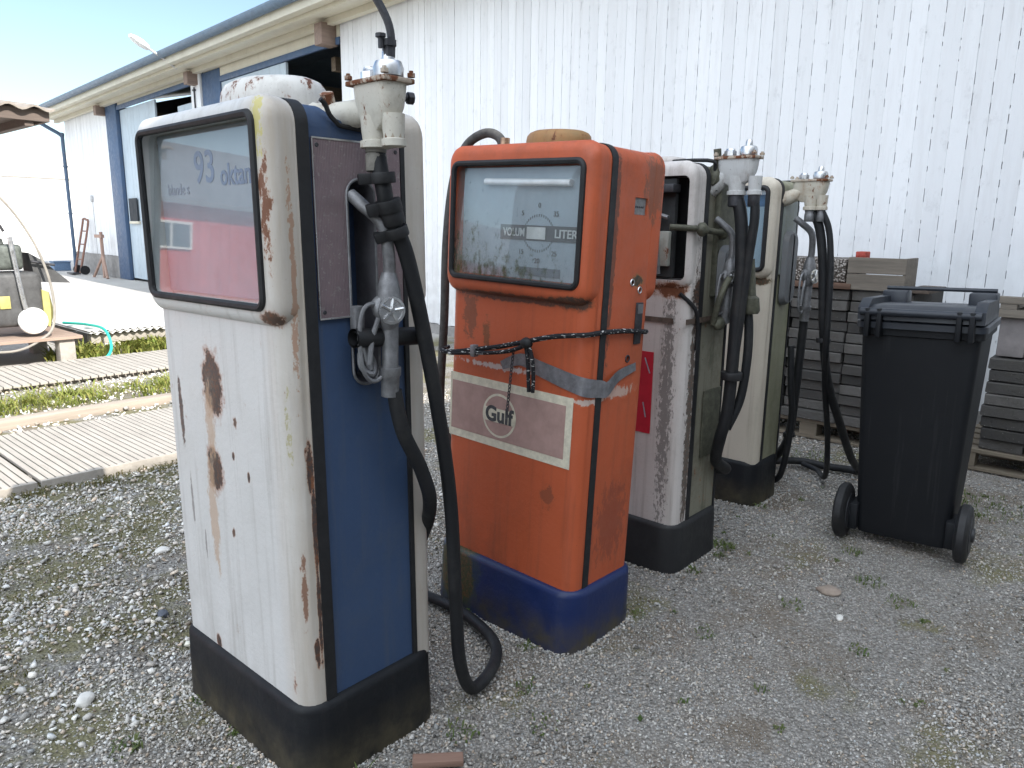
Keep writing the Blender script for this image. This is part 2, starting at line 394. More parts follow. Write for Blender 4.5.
    for t, (v, f) in enumerate(temps):
        idx = np.where(tid == t)[0]; n = len(idx)
        P = np.einsum('nij,vj->nvi', Rm[idx], v)*r[idx][:, None, None]
        P[:, :, 2] *= .8
        P += np.stack([x[idx], y[idx], G[idx]+r[idx]*rs.uniform(.15, .7, n)], 1)[:, None, :]
        VV.append(P.reshape(-1, 3)); FF.append((f[None]+(np.arange(n)*len(v))[:, None, None]+off).reshape(-1, 3)); off += n*len(v)
        CC.append(np.repeat(colr[idx], len(f), 0))
    V = np.concatenate(VV); F = np.concatenate(FF); Cc = np.concatenate(CC)
    me = bpy.data.meshes.new('gravel_stones')
    me.vertices.add(len(V)); me.vertices.foreach_set('co', V.ravel().astype('f'))
    me.loops.add(F.size); me.loops.foreach_set('vertex_index', F.ravel().astype('i'))
    me.polygons.add(len(F)); me.polygons.foreach_set('loop_start', (np.arange(len(F))*3).astype('i'))
    me.update(calc_edges=True)
    at = me.attributes.new('stone', 'FLOAT_COLOR', 'FACE')
    at.data.foreach_set('color', np.concatenate([np.clip(Cc, .02, .8), np.ones((len(Cc), 1))], 1).ravel().astype('f'))
    m = NM('gravel_stone', .85, 0, .25); a = m.n('ShaderNodeAttribute', attribute_name='stone')
    c = m.mix(m.ramp(m.noise(160, 4), .4, .7, 0, .3), a.outputs['Color'], (.16, .14, .11))
    m.bump(m.noise(300, 3), .001, .5)
    setp(link('gravel', me, m.done(c), None, False), kind='stuff', label='grey crushed gravel and pebbles scattered over the yard', cat='gravel')
stones()

def big_stone(x, y, r, mat, label, sc=(1, .7, .5), seed=1):
    bm = B(); q = bmesh.ops.create_icosphere(bm, subdivisions=3, radius=1)
    from mathutils import noise as mn
    for v in q['verts']:
        f = 1+.28*mn.noise(v.co*1.3+Vector((seed*3.1, 0, 0))); v.co = Vector((v.co.x*sc[0], v.co.y*sc[1], v.co.z*sc[2]))*f*r
    o = obj('stone', bm, mat, None); o.location = (x, y, gz(x, y)+r*sc[2]*.5); o.rotation_euler = (0, 0, seed*1.3); setp(o, label, 'stone'); return o
sd, sw_, sb = simple('dark_stone', (.09, .10, .12), .8, 0, .2, 20, .002), simple('white_stone', (.60, .58, .54), .85, 0, .15, 20, .002), simple('brown_stone', (.26, .21, .17), .85, 0, .25, 20, .002)
big_stone(.985, 2.522, .026, sd, 'flat dark blue-grey stone on the gravel left of the nearest pump', seed=1)
big_stone(1.215, 3.06, .030, sw_, 'flat white stone on the moss left of the nearest pump', (1, .8, .45), 2)
big_stone(.62, 2.20, .030, sw_, 'pale rounded stone at the lower left of the gravel', (1, .8, .6), 3)
big_stone(2.80, .84, .045, sb, 'low brown stone in the gravel before the waste bin', (1, .7, .4), 4)
big_stone(2.62, .74, .018, sw_, 'small white pebble beside the brown stone before the bin', (1, .7, .5), 5)
# ---- vegetation helpers
def blades(name, spots, mat, label, seed=1):
    """spots: (x, y, radius, count, height, width)"""
    r = random.Random(seed); V = []; F = []
    for (x, y, rad, cnt, h, w) in spots:
        for _ in range(cnt):
            a = r.uniform(0, 2*PI); d = rad*math.sqrt(r.random()); bx, by = x+d*math.cos(a), y+d*math.sin(a)
            hh = h*r.uniform(.4, 1.2); ww = w*r.uniform(.6, 1.3); th = r.uniform(0, 2*PI); ln = r.uniform(.5, 1.5)*hh
            z0 = gz(bx, by)-.004 if -1 < bx < 8 and -1 < by < 10 else -.01; hh += z0; dx, dy = math.cos(th), math.sin(th); sx, sy = -dy*ww, dx*ww; n0 = len(V)
            V += [(bx-sx*.5, by-sy*.5, z0), (bx+sx*.5, by+sy*.5, z0), (bx+dx*ln*.4+sx*.9, by+dy*ln*.4+sy*.9, hh*.6), (bx+dx*ln*.4-sx*.9, by+dy*ln*.4-sy*.9, hh*.6), (bx+dx*ln, by+dy*ln, hh*r.uniform(.75, 1))]
            F += [(n0, n0+1, n0+2, n0+3), (n0+3, n0+2, n0+4)]
    me = bpy.data.meshes.new(name); me.from_pydata(V, [], F)
    return setp(link(name, me, mat, None, True), kind='stuff', label=label, cat=name.replace('_', ' '))
def leaf_mat(name, a, b):
    m = NM(name, .6, 0, .3); c = m.mix(m.ramp(m.noise(25, 3), .35, .65), a, b)
    m.b.inputs['Subsurface Weight'].default_value = 0
    m.put(c, m.b.inputs['Base Color'])
    t = m.n('ShaderNodeBsdfTranslucent'); m.put(c, t.inputs[0]); mx = m.n('ShaderNodeMixShader'); mx.inputs[0].default_value = .35
    m.nt.links.new(m.b.outputs[0], mx.inputs[1]); m.nt.links.new(t.outputs[0], mx.inputs[2])
    m.nt.links.new(mx.outputs[0], m.nt.nodes['Material Output'].inputs[0]); return m.m
GL = leaf_mat('grass_leaf', (.16, .22, .04), (.30, .28, .08)); GD = leaf_mat('weed_leaf', (.07, .12, .03), (.15, .17, .06)); GM2 = leaf_mat('moss_leaf', (.09, .10, .03), (.16, .13, .05))

# ================================================================== warehouse
def boards_mat(name, base, dirt, seam=.5):
    m = NM(name, .7, 0, .3)
    r = m.n('ShaderNodeNewGeometry'); ri = r.outputs['Random Per Island']
    c = m.mix(ri, tuple(q*.93 for q in base), tuple(min(.9, q*1.04) for q in base))
    c = m.mix(m.ramp(m.noise(1, 7, v=(20, 14, 1.2), rough=.7), .50, .75, 0, .35), c, dirt)
    c = m.mix(m.ramp(m.noise(9, 8, v=(1, 1, .6), rough=.8), .56, .72, 0, .28), c, tuple(q*.5 for q in dirt))
    c = m.mix(m.math('MULTIPLY', m.ramp(m.pos(2), 1.6, .1, 0, .5), m.ramp(m.noise(5, 5), .35, .6)), c, tuple(q*.8 for q in dirt))
    m.bump(m.noise(1, 6, v=(60, 60, 4)), .003, .5)
    return m.done(c)
WH = empty('warehouse', (6.1, 1.0, 0), (0, 0, -math.atan2(1.5, 19)), label='long white board-clad warehouse with cream eaves and pale blue sliding doors', cat='building')
wallw = boards_mat('white_boards', (.74, .75, .76), (.52, .51, .50))
blue_post = paint('blue_frame_paint', (.06, .105, .19), streak=.2, grime=.2, chips=.9)
blue_pale = paint('pale_blue_paint', (.46, .54, .60), streak=.25, grime=.2, chips=.9)
cream = paint('cream_paint', (.62, .58, .47), dirt=(.35, .29, .2), streak=.2, grime=.3, chips=.85)
def board_run(bm, s0, s1, z0, z1, x=0., w=.116, t=.022, r=rnd):
    s = s0
    while s < s1-.01:
        e = min(s+w, s1); j = r.uniform(-.002, .002)
        box(bm, x-t+j, x+.01, s+.002, e-.003, z0+r.uniform(0, .01), z1)
        s = e
bm = B(); board_run(bm, -3.0, 8.35, .12, 4.22); s = -3.0+.116
while s < 8.3:                                   # paint bridging the board joints here and there
    z = .15
    while z < 4.1:
        e = z+rnd.uniform(.03, .16); box(bm, -.019, .0, s-.0035, s+.0025, z, min(e, 4.15)); z = e+rnd.uniform(.01, .10)
    s += .116
obj('wall', bm, wallw, WH, False)
bm = B(); board_run(bm, 19.15, 23.0, .55, 4.22); obj('wall', bm, wallw, WH, False)
bm = B()
for s0, s1, z0, z1 in ((-3.0, 8.35, 0, 4.2), (13.25, 13.7, 0, 4.2), (19.15, 23.0, 0, 4.2), (8.35, 13.25, 3.98, 4.2), (13.7, 19.15, 4.08, 4.2)):
    box(bm, .012, .16, s0, s1, z0, z1)
box(bm, 9, 9.15, -3, 23, 0, 4.2); box(bm, .165, 9, -3.0, -2.85, 0, 4.2); box(bm, .165, 9, 22.85, 23.0, 0, 4.2)
for s0 in (-2.99, 22.84): rings(bm, [[(a, s_, b) for a, b in ((.0, 4.2), (4.6, 5.55), (9.14, 4.5), (9.14, 4.2))] for s_ in (s0, s0+.15)])
box(bm, 9.001, 9.149, -2.84, 22.84, 4.2, 4.5)
obj('wall_core', bm, simple('wall_backing', (.10, .10, .10), .9), WH, False)
gpl = simple('grey_plinth', (.26, .25, .24), .9, 0, .25, 6, .003)
bm = B(); box(bm, -.05, .008, 19.15, 23.02, 0, .55); obj('plinth', bm, gpl, WH, False)
bm = B(); box(bm, -.04, .008, -3, 8.35, -.02, .12); obj('plinth', bm, gpl, WH, False)
bm = B(); box(bm, -.07, .0, 13.28, 13.72, 0, 4.15, .01); obj('pilaster', bm, wallw, WH)
bm = B(); box(bm, -.03, .03, 12.45, 13.27, 0, 4.12, .008); obj('door_post', bm, blue_post, WH)
bm = B(); box(bm, -.06, .03, 18.35, 19.14, 0, 4.14, .008); obj('door_post', bm, blue_post, WH)
bm = B(); box(bm, -.04, .01, 8.36, 12.45, 3.88, 3.975, .005); obj('door_rail', bm, blue_post, WH)
bm = B(); box(bm, -.04, .01, 13.72, 18.35, 3.98, 4.075, .005); obj('door_rail', bm, blue_post, WH)
bm = B(); box(bm, -.02, .0115, 8.36, 13.2, 3.982, 4.199); obj('lintel', bm, cream, WH, False)
bm = B(); box(bm, -.02, .0115, 13.73, 18.3, 4.082, 4.199); obj('lintel', bm, cream, WH, False)
def door(s0, s1, z1, x):
    bm = B(); board_run(bm, s0, s1, .05, z1, x, .2, .03); return obj('sliding_door', bm, blue_pale, WH, False)
door(10.0, 12.44, 3.87, .02); d2 = door(16.0, 18.34, 3.97, .06); door(13.74, 14.9, 3.72, .13)
bm = B(); box(bm, -.02, .0, 17.55, 18.1, 1.42, 1.95); obj('pane', bm, simple('door_window_dark', (.02, .024, .03), .7), d2, False)
bm = B(); box(bm, -.03, .03, 17.5, 18.15, 1.36, 1.42, .004); obj('sill', bm, cream, d2)
# inside: trusses and back
bm = B()
for s in (9.2, 11.5, 14.8, 17.4):
    box(bm, .4, 8.9, s, s+.12, 3.7, 3.9)
    tube(bm, [(.6, s+.06, 3.7), (2.4, s+.06, 2.7), (2.4, s+.06, 3.9)], .05, 6)
obj('roof_truss', bm, wood('old_beam', (.22, .17, .12)), WH, False)
# eaves, roof
bm = B(); box(bm, -.60, .02, -3.3, 23.55, 4.205, 4.225)
box(bm, -.66, -.602, -3.3, 23.6, 4.19, 4.36)
box(bm, -.50, -.42, -3.3, 23.5, 4.15, 4.203); box(bm, -.16, -.06, -3.3, 23.5, 4.12, 4.203)
obj('eave', bm, cream, WH, False)
bm = B()
pr = [(-.78, 4.30), (-.78, 4.33), (4.6, 5.55), (9.9, 4.33), (9.9, 4.29), (4.6, 5.5), (-.62, 4.29)]
rings(bm, [[(a, s, b+.07) for a, b in pr] for s in (-3.4, 23.7)]); obj('roof', bm, simple('blue_grey_roof', (.14, .18, .22), .5, 0, .2, 5), WH, False)
bm = B()
gp = [(-.08*math.cos(t)-.72, 4.36+-.07*math.sin(t)) for t in [PI*i/8 for i in range(9)]]; gp2 = [(-.072*math.cos(t)-.72, 4.362-.062*math.sin(t)) for t in [PI*i/8 for i in range(9)]][::-1]
rings(bm, [[(a, s, b) for a, b in gp+gp2] for s in (-3.4, 23.75)])
obj('gutter', bm, simple('blue_grey_gutter', (.10, .15, .21), .5), WH)
bm = B(); tube(bm, [(-.72, 23.2, 4.32), (-.70, 23.2, 4.15), (-.4, 23.15, 3.95), (-.1, 23.1, 3.75), (-.09, 23.08, 3.5), (-.09, 23.06, .1)], .05, 10, smooth=5)
for z in (2.9, 1.6): lathe(bm, (-.09, 23.06, z), (0, 0, 1), [(0, .062), (.05, .062)], 12)
obj('downpipe', bm, simple('grey_blue_pipe', (.07, .11, .17), .5), WH)
bw = wood('brown_bracket', (.30, .22, .18), .7)
for s in (19.25, 13.45, 8.55):
    bm = B(); box(bm, -.26, .0, s-.10, s+.10, 3.86 if s < 9 else 3.93, 4.15, .01); obj('bracket', bm, bw, WH)
bm = B(); lathe(bm, (-.03, 21.0, 2.0), (-1, 0, 0), [(0, .09), (.04, .09), (.05, .06)], 12); tube(bm, [(-.03, 21.0, 1.9), (-.03, 21.0, .1)], .012, 6)
obj('junction_box', bm, simple('grey_box', (.45, .45, .45), .6), WH)
bm = B(); tube(bm, [(-.09, 13.5, 3.9), (-.09, 13.5, 3.2)], .014, 6); 
for z in (3.85, 3.5, 3.22): box(bm, -.11, -.065, 13.46, 13.54, z-.015, z+.015)
obj('conduit', bm, MT['dark_metal'], WH)
# street lamp on the bracket
SL = empty('wall_lamp', (7.0, 14.3, 4.15), label='white street lamp on an arm above the blue door post', cat='lamp')
bm = B(); tube(bm, [(-.3, 0, 0), (-.5, 0, .12), (-.82, 0, .28)], .022, 8, smooth=3); obj('arm', bm, simple('galvanised', (.5, .5, .5), .5, .4), SL)
bm = B(); rings(bm, [[Vector((-.8-.30*t, y*(.4+.6*math.sin(PI*min(1, t*.8+.15))), .27+.15*t+z*(.4+.6*math.sin(PI*min(1, t*.8+.15))))) for y, z in rrect(-.11, .11, -.05, .06, .045, 3)] for t in (0, .15, .4, .7, .9, 1)])
obj('lamp_head', bm, simple('lamp_white', (.8, .8, .78), .35), SL)

# ================================================================== neighbouring buildings
SH = empty('storehouse', (0, -4.0, 0), label='tall grey board storehouse whose shadow covers the pumps and gravel', cat='building')
bm = B(); s = -10.0
while s < 5.9:
    box(bm, s+.002, s+.148, -.02+rnd.uniform(-.002, .002), .02, .25, 5.4); s += .15
obj('wall', bm, boards_mat('grey_boards', (.50, .49, .46), (.18, .16, .14)), SH, False)
bm = B(); box(bm, -10, 5.9, -8, -.03, 0, 5.4); obj('wall_core', bm, simple('storehouse_core', (.2, .2, .2), .9), SH, False)
bm = B(); rings(bm, [[(a, b, c) for b, c in ((.3, 5.45), (.3, 5.55), (-4, 7.2), (-8.5, 5.5), (-8.5, 5.4), (-4, 7.08))] for a in (-10.4, 6.0)])
obj('roof', bm, simple('dark_roof', (.12, .12, .12), .7), SH, False)

RH = empty('red_house', (-16, 12.5, 0), label='red board house with grey roof and white framed windows left of the yard', cat='house')
bm = B(); s = 0.
while s < 16.6: box(bm, s+.003, s+.177, -.02, .05, .3, 2.15); s += .18
obj('wall', bm, boards_mat('red_boards', (.45, .05, .04), (.25, .04, .03)), RH, False)
bm = B(); box(bm, 0.02, 16.58, .055, 7, 0, 2.14); obj('plinth', bm, simple('plinth_grey', (.3, .3, .3), .9), RH, False)
bm = B(); rings(bm, [[(a, b, c) for b, c in ((-.35, 2.12), (-.35, 2.2), (3.5, 3.6), (7.5, 2.2), (7.5, 2.1), (3.5, 3.48))] for a in (-.4, 17)])
obj('roof', bm, simple('slate_roof', (.13, .13, .14), .7, 0, .2, 6), RH, False)
for x in (1.5, 4.2, 7.0, 9.6, 12.2, 14.9):
    bm = B(); box(bm, x-.35, x+.35, -.07, -.021, 1.40, 1.85); f = obj('window', bm, simple('white_frame', (.55, .54, .52), .5), RH, False)
    bm = B(); box(bm, x-.31, x-.02, -.08, -.071, 1.44, 1.81); box(bm, x+.02, x+.31, -.08, -.071, 1.44, 1.81); obj('pane', bm, simple('dark_pane', (.04, .05, .06), .1), f, False)

WB = empty('white_house', (-14, 42, 0), label='white rendered house with pale tiled roof beyond the warehouse corner', cat='house')
bm = B(); box(bm, 0, 34, 0, 8, 0, 3.5); obj('wall', bm, simple('white_render', (.72, .71, .68), .9, 0, .06, 3), WB, False)
bm = B(); rings(bm, [[(a, b, c) for b, c in ((-.1, 3.5), (-.1, 3.6), (4, 5.1), (8.4, 3.5), (8.4, 3.4), (4, 5.0))] for a in (-.4, 34.4)])
m = NM('pale_tiles', .8); m.bump(m.noise(1, 3, v=(8, 3, 3)), .03, .5); obj('roof', bm, m.done(m.mix(m.noise(2, 5), (.42, .36, .31), (.56, .50, .44))), WB, False)

# open shed roof at the far left
CS = empty('open_shed', (-2.2, 9.0, 0), label='open shed with brown plank eave and tiled roof at the left edge', cat='shed')
br = wood('brown_fascia', (.15, .115, .095), .6)
bm = B(); box(bm, 0, 5.02, -.04, 0, 2.37, 2.49, .004); box(bm, 4.98, 5.02, .003, 2.6, 2.37, 2.49, .004); obj('fascia', bm, br, CS, False)
bm = B(); box(bm, .02, 4.97, .003, 2.6, 2.40, 2.43); 
for i in range(6): box(bm, .3+i*.9, .38+i*.9, .003, 2.6, 2.32, 2.399)
obj('rafter', bm, br, CS, False)
bm = B(); n = 140
tops = [(-.05+5.1*i/n, 2.50+.022*math.sin(i/n*2*PI*22)) for i in range(n+1)]
for j, (ya, za) in enumerate(((-.1, 0), (2.7, .45))):
    pass
rings(bm, [[(a, y, b+dz) for a, b in tops]+[(a, y, b+dz-.02) for a, b in tops[::-1]] for y, dz in ((-.12, 0), (2.75, .4))])
obj('roof', bm, simple('old_tile', (.24, .21, .18), .85, 0, .3, 8), CS)
for x, y in ((.3, .15), (3.2, .15), (.3, 2.3), (3.2, 2.3)):
    bm = B(); box(bm, x-.06, x+.06, y-.06, y+.06, -.02, 2.32); obj('post', bm, br, CS, False)

# ================================================================== fuel pumps
def arch(W, H, z0, r, ins, k=7):
    """outline in the y-z plane of the pump body, rounded top corners; ins shrinks sides and top"""
    a0, a1, zt, rr = ins, W-ins, H-ins, max(r-ins*.6, .004); out = [(a0, z0)]
    for i in range(k+1):
        t = PI-PI/2*i/k; out.append((a0+rr+rr*math.cos(t), zt-rr+rr*math.sin(t)))
    for i in range(k+1):
        t = PI/2-PI/2*i/k; out.append((a1-rr+rr*math.cos(t), zt-rr+rr*math.sin(t)))
    out.append((a1, z0)); return out
def slab(bm, W, H, z0, r, x0, x1, ins=0., ra=0., rb=0., k=6):
    """body section from x0 to x1; ra rounds the x0 end, rb the x1 end"""
    st = []
    if ra: st += [(x0+ra*(1-math.cos(PI/2*i/k)), ins+ra*(1-math.sin(PI/2*i/k))) for i in range(k+1)]
    else: st += [(x0, ins)]
    if rb: st += [(x1-rb+rb*math.sin(PI/2*i/k), ins+rb*(1-math.cos(PI/2*i/k))) for i in range(k+1)]
    else: st += [(x1, ins)]
    rings(bm, [[(x, y, z) for y, z in arch(W, H, z0, r, i_)] for x, i_ in st])
def bulge(bm, W, H, zb, xin, xout, R=.034, r=.05, k=6):
    """projecting head round the window: xin inside the body, xout front; works for front (xout<xin) and back"""
    s = 1 if xout > xin else -1; L = abs(xout-xin)
    st = [(0, .035), (L*.35, .0), (L-R, -.004)]+[(L-R+R*math.sin(PI/2*i/k), -.004+R*(1-math.cos(PI/2*i/k))) for i in range(1, k+1)]
    rings(bm, [[(xin+s*d, y, z) for y, z in rrect(i_, W-i_, zb+i_, H-i_, max(r-i_*.3, .01), 6)] for d, i_ in st])
def pump_core(name, label, x0, y0, D, W, H, cols, base_mat, sA, sB, z0=.185, rot=(0, 0, 0), sink=0., band=True, hb=1.135, basez=.205, out=.045, rf=.055, cavity=.05, base_grow=.016, rtop=.055, window=(.045, 1.175, .045), rr=None, cut_x1=None):
    E_ = empty(name, (x0, y0, -sink), rot, label=label, cat='fuel pump', group='old fuel pumps standing in a row on the gravel')
    front, bandm, rear = cols
    bm = B(); g = base_grow
    rbox_z(bm, -g, D+g, -g, W+g, -.04, basez, .085, .022, 4, .006); obj('base', bm, base_mat, E_)
    # front shell
    bm = B(); slab(bm, W, H, z0, rtop, 0, sA[0], 0, rf, 0); fs = obj('front_shell', bm, front, E_)
    bm = B(); bulge(bm, W, H+.001, hb, rf+.03, -out); hd = obj('cut', bm, front)
    hd.parent = E_; cutters(fs, [hd], 'UNION')
    wy, wz, wt = window
    bm = B(); rings(bm, [[(x, y, z) for y, z in rrect(wy, W-wy, wz, H-wt, .022, 5)] for x in (-out-.05, -out+cavity)]); c = obj('cut', bm, front); c.parent = E_
    cutters(fs, [c])
    # gaskets
    bm = B(); slab(bm, W, H, z0, rtop, sA[0], sA[1], -.003); obj('seam_strip', bm, MT['rubber'], E_)
    rear_part = None; bandp = None
    if band:
        bm = B(); slab(bm, W, H, z0, rtop, sA[1], sB[0], .004); bandp = obj('side_band', bm, bandm, E_)
        bm = B(); slab(bm, W, H, z0, rtop, sB[0], sB[1], -.003); obj('seam_strip', bm, MT['rubber'], E_)
    bm = B(); slab(bm, W, H, z0, rtop, sB[1] if band else sA[1], D, 0, 0, rr or rf); rear_part = obj('rear_shell', bm, rear, E_)
    bm = B(); bulge(bm, W, H+.001, hb, D-rf-.03, D+out); hd = obj('cut', bm, rear); hd.parent = E_; cutters(rear_part, [hd], 'UNION')
    return E_, fs, bandp, rear_part
def window_set(E_, W, H, out, glass, window, gr=.0085, tilt=2.2, dial=None):
    wy, wz, wt = window
    g = None
    bm = B(); pts = [(-out-.001, y, z) for y, z in rrect(wy, W-wy, wz, H-wt, .024, 6)]
    tube(bm, pts, gr, 8, closed=True); obj('window_gasket', bm, MT['rubber'], E_)
    if glass:
        bm = B(); ring = rrect(wy+.002, W-wy-.002, wz+.002, H-wt-.002, .022, 5)
        zc = wz; ta = math.tan(math.radians(tilt))
        rings(bm, [[(-out+.003+dx+(z-zc)*ta*.95, y, z) for y, z in ring] for dx in (0, .003)])
        g = obj('glass', bm, glass, E_)
    return g
def cap_part(E_, c, z, r, h, mat, sy=1.15):
    bm = B(); rl = []
    for d, rr in ((0, r), (h*.5, r), (h*.72, r*.975), (h*.88, r*.90), (h*.98, r*.76), (h*1.03, r*.5)):
        rl.append([(c[0]+rr*math.cos(t)*.92, c[1]+rr*sy*math.sin(t), z+d) for t in [2*PI*i/32 for i in range(32)]])
    rings(bm, rl); lip = [(c[0]+(r+.004)*math.cos(2*PI*i/32)*.92, c[1]+(r+.004)*sy*math.sin(2*PI*i/32), z+.005) for i in range(32)]
    tube(bm, lip, .005, 6, closed=True)
    return obj('cap', bm, mat, E_)

def lump(bm, c, r, sc=(1, 1, 1), seed=0, k=.12):
    from mathutils import noise as mn
    rr = bmesh.ops.create_icosphere(bm, subdivisions=3, radius=1)
    for v in rr['verts']:
        f = 1+k*mn.noise(v.co*1.6+Vector((seed, 0, 0))); v.co = Vector(c)+Vector((v.co.x*sc[0], v.co.y*sc[1], v.co.z*sc[2]))*r*f
def swivel_head(E_, neck, pc, cmat, rustm, two, gauge, extra_cap=True, ln=.085, ww=.05, zb=0, so=(.32, -.68)):
    """cast hose swivel: neck point on the pump, pc = centre of its top plate; outlets hang along -Y"""
    N = Vector(neck); P = Vector(pc)
    bm = B()
    # funnel body below the plate
    def ring(z, ya, yb, w): return [(P.x+a, P.y+b, z) for a, b in rrect(-w, w, ya, yb, min(w, (yb-ya)/2)*.7, 5)]
    rings(bm, [ring(P.z-.008, -ln, ln, ww), ring(P.z-.03, -ln*.98, ln*.98, ww*.95), ring(P.z-.055, -ln*.92, ln*.97, ww*.82), ring(P.z-.085, -ln*.7, ln*.80, ww*.66), ring(P.z-.10, -ln*.3, ln*.5, ww*.5)])
    tube(bm, [N, N+(P-N)*.35+Vector((0, 0, -.02)), P+Vector((0, ln*.6, -.055)), P+Vector((0, 0, -.055))], lambda t: .040-.020*t, 14, smooth=5)
    lump(bm, N, .046, (1, 1.2, .9), 2, .25)
    sock = [(P.y+ln*so[0], .031), (P.y+ln*so[1], .024)]
    for y, r in sock: lathe(bm, (P.x, y, P.z-.07), (0, 0, -1), [(0, r*1.05), (.03, r), (.05, r*.92), (.052, r*1.12), (.066, r*1.12), (.068, r*.8)], 16)
    hd = obj('swivel_head', bm, cmat, E_, True, 50)
    bm = B(); box(bm, P.x-ww-.006, P.x+ww+.006, P.y-ln-.006, P.y+ln+.006, P.z-.008, P.z+.003, .003)
    obj('top_plate', bm, rustm, hd)
    for sx in (-1, 1):
        for sy in (-1, 1):
            bm = B(); lathe(bm, (P.x+sx*(ww), P.y+sy*(ln), P.z+.006), (0, 0, 1), [(0, .009), (.008, .009), (.009, .005), (.013, .005)], 6); obj('bolt', bm, rustm, hd)
    bm = B(); lathe(bm, (P.x, P.y-ln*.5, P.z+.006), (0, 0, 1), [(0, .032), (.018, .033), (.03, .028), (.034, .014), (.05, .012), (.055, .008)], 18); obj('sight_cap', bm, gauge, hd)
    bm = B(); lathe(bm, (P.x, P.y+ln*.45, P.z+.006), (0, 0, 1), [(0, .024), (.016, .024), (.02, .018), (.026, .016)], 8); obj('sight_cap', bm, gauge, hd)
    return hd, [Vector((P.x, y, P.z-.135)) for y, r in sock]
def hose_part(name, E_, pts, r, mat, n=14, k=8):
    bm = B(); tube(bm, pts, r, n, smooth=k); return obj(name, bm, mat, E_, True, 60)
def collar(E_, c, ax, r, h, mat, name='clamp', ears=False):
    bm = B(); lathe(bm, Vector(c)-Vector(ax).normalized()*h/2, ax, [(0, r*.96), (h*.1, r), (h*.9, r), (h, r*.96)], 18)
    if ears:
        a = Vector(ax).normalized(); u = Vector((-1, .6, 0)); u = (u-a*u.dot(a)).normalized()
        v = a.cross(u); R_ = Matrix((u, v, a)).transposed().to_4x4(); R_.translation = Vector(c)
        box(bm, r*.6, r*1.75, -r*.45, r*.45, -h/2, h/2, .003, 2, R_)
    return obj(name, bm, mat, E_)

# ---------------------------------------------------------------- pump 1: white and blue
YEL = (.42, .36, .06)
def corner_stain(m, c):
    f = m.math('MULTIPLY', m.ramp(m.pos(1), .10, .0), m.ramp(m.noise(1, 6, v=(14, 14, 2.2), rough=.7), .25, .65, .25, .8))
    return m.mix(f, c, (.40, .33, .25))
p1b = [((0, .352, .962), (.05, .048, .078), (.055, .045, .042), RUST2, 1.0, 1, 26), ((0, .372, .733), (.05, .036, .060), (.055, .045, .042), RUST2, .9, 1, 26), ((0, .40, .60), (.03, .022, .14), (.38, .22, .12), (.45, .36, .27), 1.6, .45, 50), ((0, .38, .86), (.03, .022, .09), (.38, .22, .12), (.45, .36, .27), 1.6, .45, 50),
       ((-.012, .020, 1.39), (.010, .012, .10), RUST, RUST2, 2.4, .9, 60), ((-.015, .03, 1.57), (.012, .014, .07), YEL, (.5, .45, .2), 2.2, .6, 50), ((.002, .02, .90), (.010, .008, .10), (.3, .27, .10), (.4, .36, .22), 2.4, .5, 60),
       ((0, .54, .86), (.03, .01, .09), (.08, .07, .07), (.3, .27, .25), 1.3), ((.045, .0, .80), (.008, .02, .05), (.06, .045, .04), RUST2, 1.6, 1, 45), ((.04, .0, .34), (.006, .02, .035), (.06, .045, .04), RUST2, 1.4, 1, 45), ((.012, .05, .26), (.01, .012, .035), (.06, .045, .04), RUST2, 1.3, 1, 45),
       ((0, .434, .217), (.03, .012, .02)), ((.05, 0, .66), (.006, .02, .10)), ((.05, 0, .45), (.005, .02, .12)), ((-.012, .03, 1.15), (.025, .03, .016), (.07, .05, .04), RUST2, 1.5, .9, 45), ((.03, .0, 1.22), (.007, .02, .2), RUST2, (.4, .33, .25), 2.4, .55, 60), ((0, .30, .58), (.03, .008, .012), (.08, .06, .05), RUST2, 1.8, .9, 50), ((0, .25, .88), (.03, .009, .014), (.08, .06, .05), RUST2, 1.8, .9, 50), ((0, .20, .75), (.03, .006, .012)), ((0, .27, .79), (.03, .006, .010)), ((0, .46, .50), (.03, .004, .05), (.2, .18, .17), (.4, .38, .36), 1.6, .7, 50), ((.02, .01, .50), (.005, .02, .07), RUST, RUST2, 2.4, .6, 60), ((0, .52, .62), (.03, .006, .07), (.2, .18, .17), (.4, .38, .36), 1.2, .7)]
white1 = paint('weathered_white_enamel', (.56, .55, .53), dirt=(.30, .28, .25), streak=.62, grime=.35, chips=.665, blobs=p1b, rough=.42, extra=corner_stain)
blue1 = paint('faded_blue_enamel', (.034, .064, .132), dirt=(.08, .09, .10), streak=.45, grime=.4, chips=.72, rough=.5, halo=(.25, .25, .25), chipcol=(.2, .2, .2))
blackbase = paint('black_plinth_paint', (.006, .007, .009), dirt=(.024, .023, .022), streak=.35, grime=.5, chips=.735, rough=.55, halo=(.05, .05, .05), chipcol=(.13, .12, .11), low=.9, spec=.3)
win1 = (.04, 1.175, .035)
P1, fs1, band1, rs1 = pump_core('fuel_pump', 'large white and blue rusty fuel pump nearest the camera, hose looping to the gravel', .87, 1.42, .405, .64, 1.615, (white1, blue1, white1), blackbase, (.055, .085), (.335, .348), rot=(math.radians(-.5), math.radians(-.4), 0), window=win1, out=.020, rr=.022)
def side_cut(o, E_, outline, y0, y1):
    bm = B(); rings(bm, [[(x, y, z) for x, z in outline] for y in (y0, y1)]); c = obj('cut', bm, None); c.parent = E_; return cutters(o, [c])
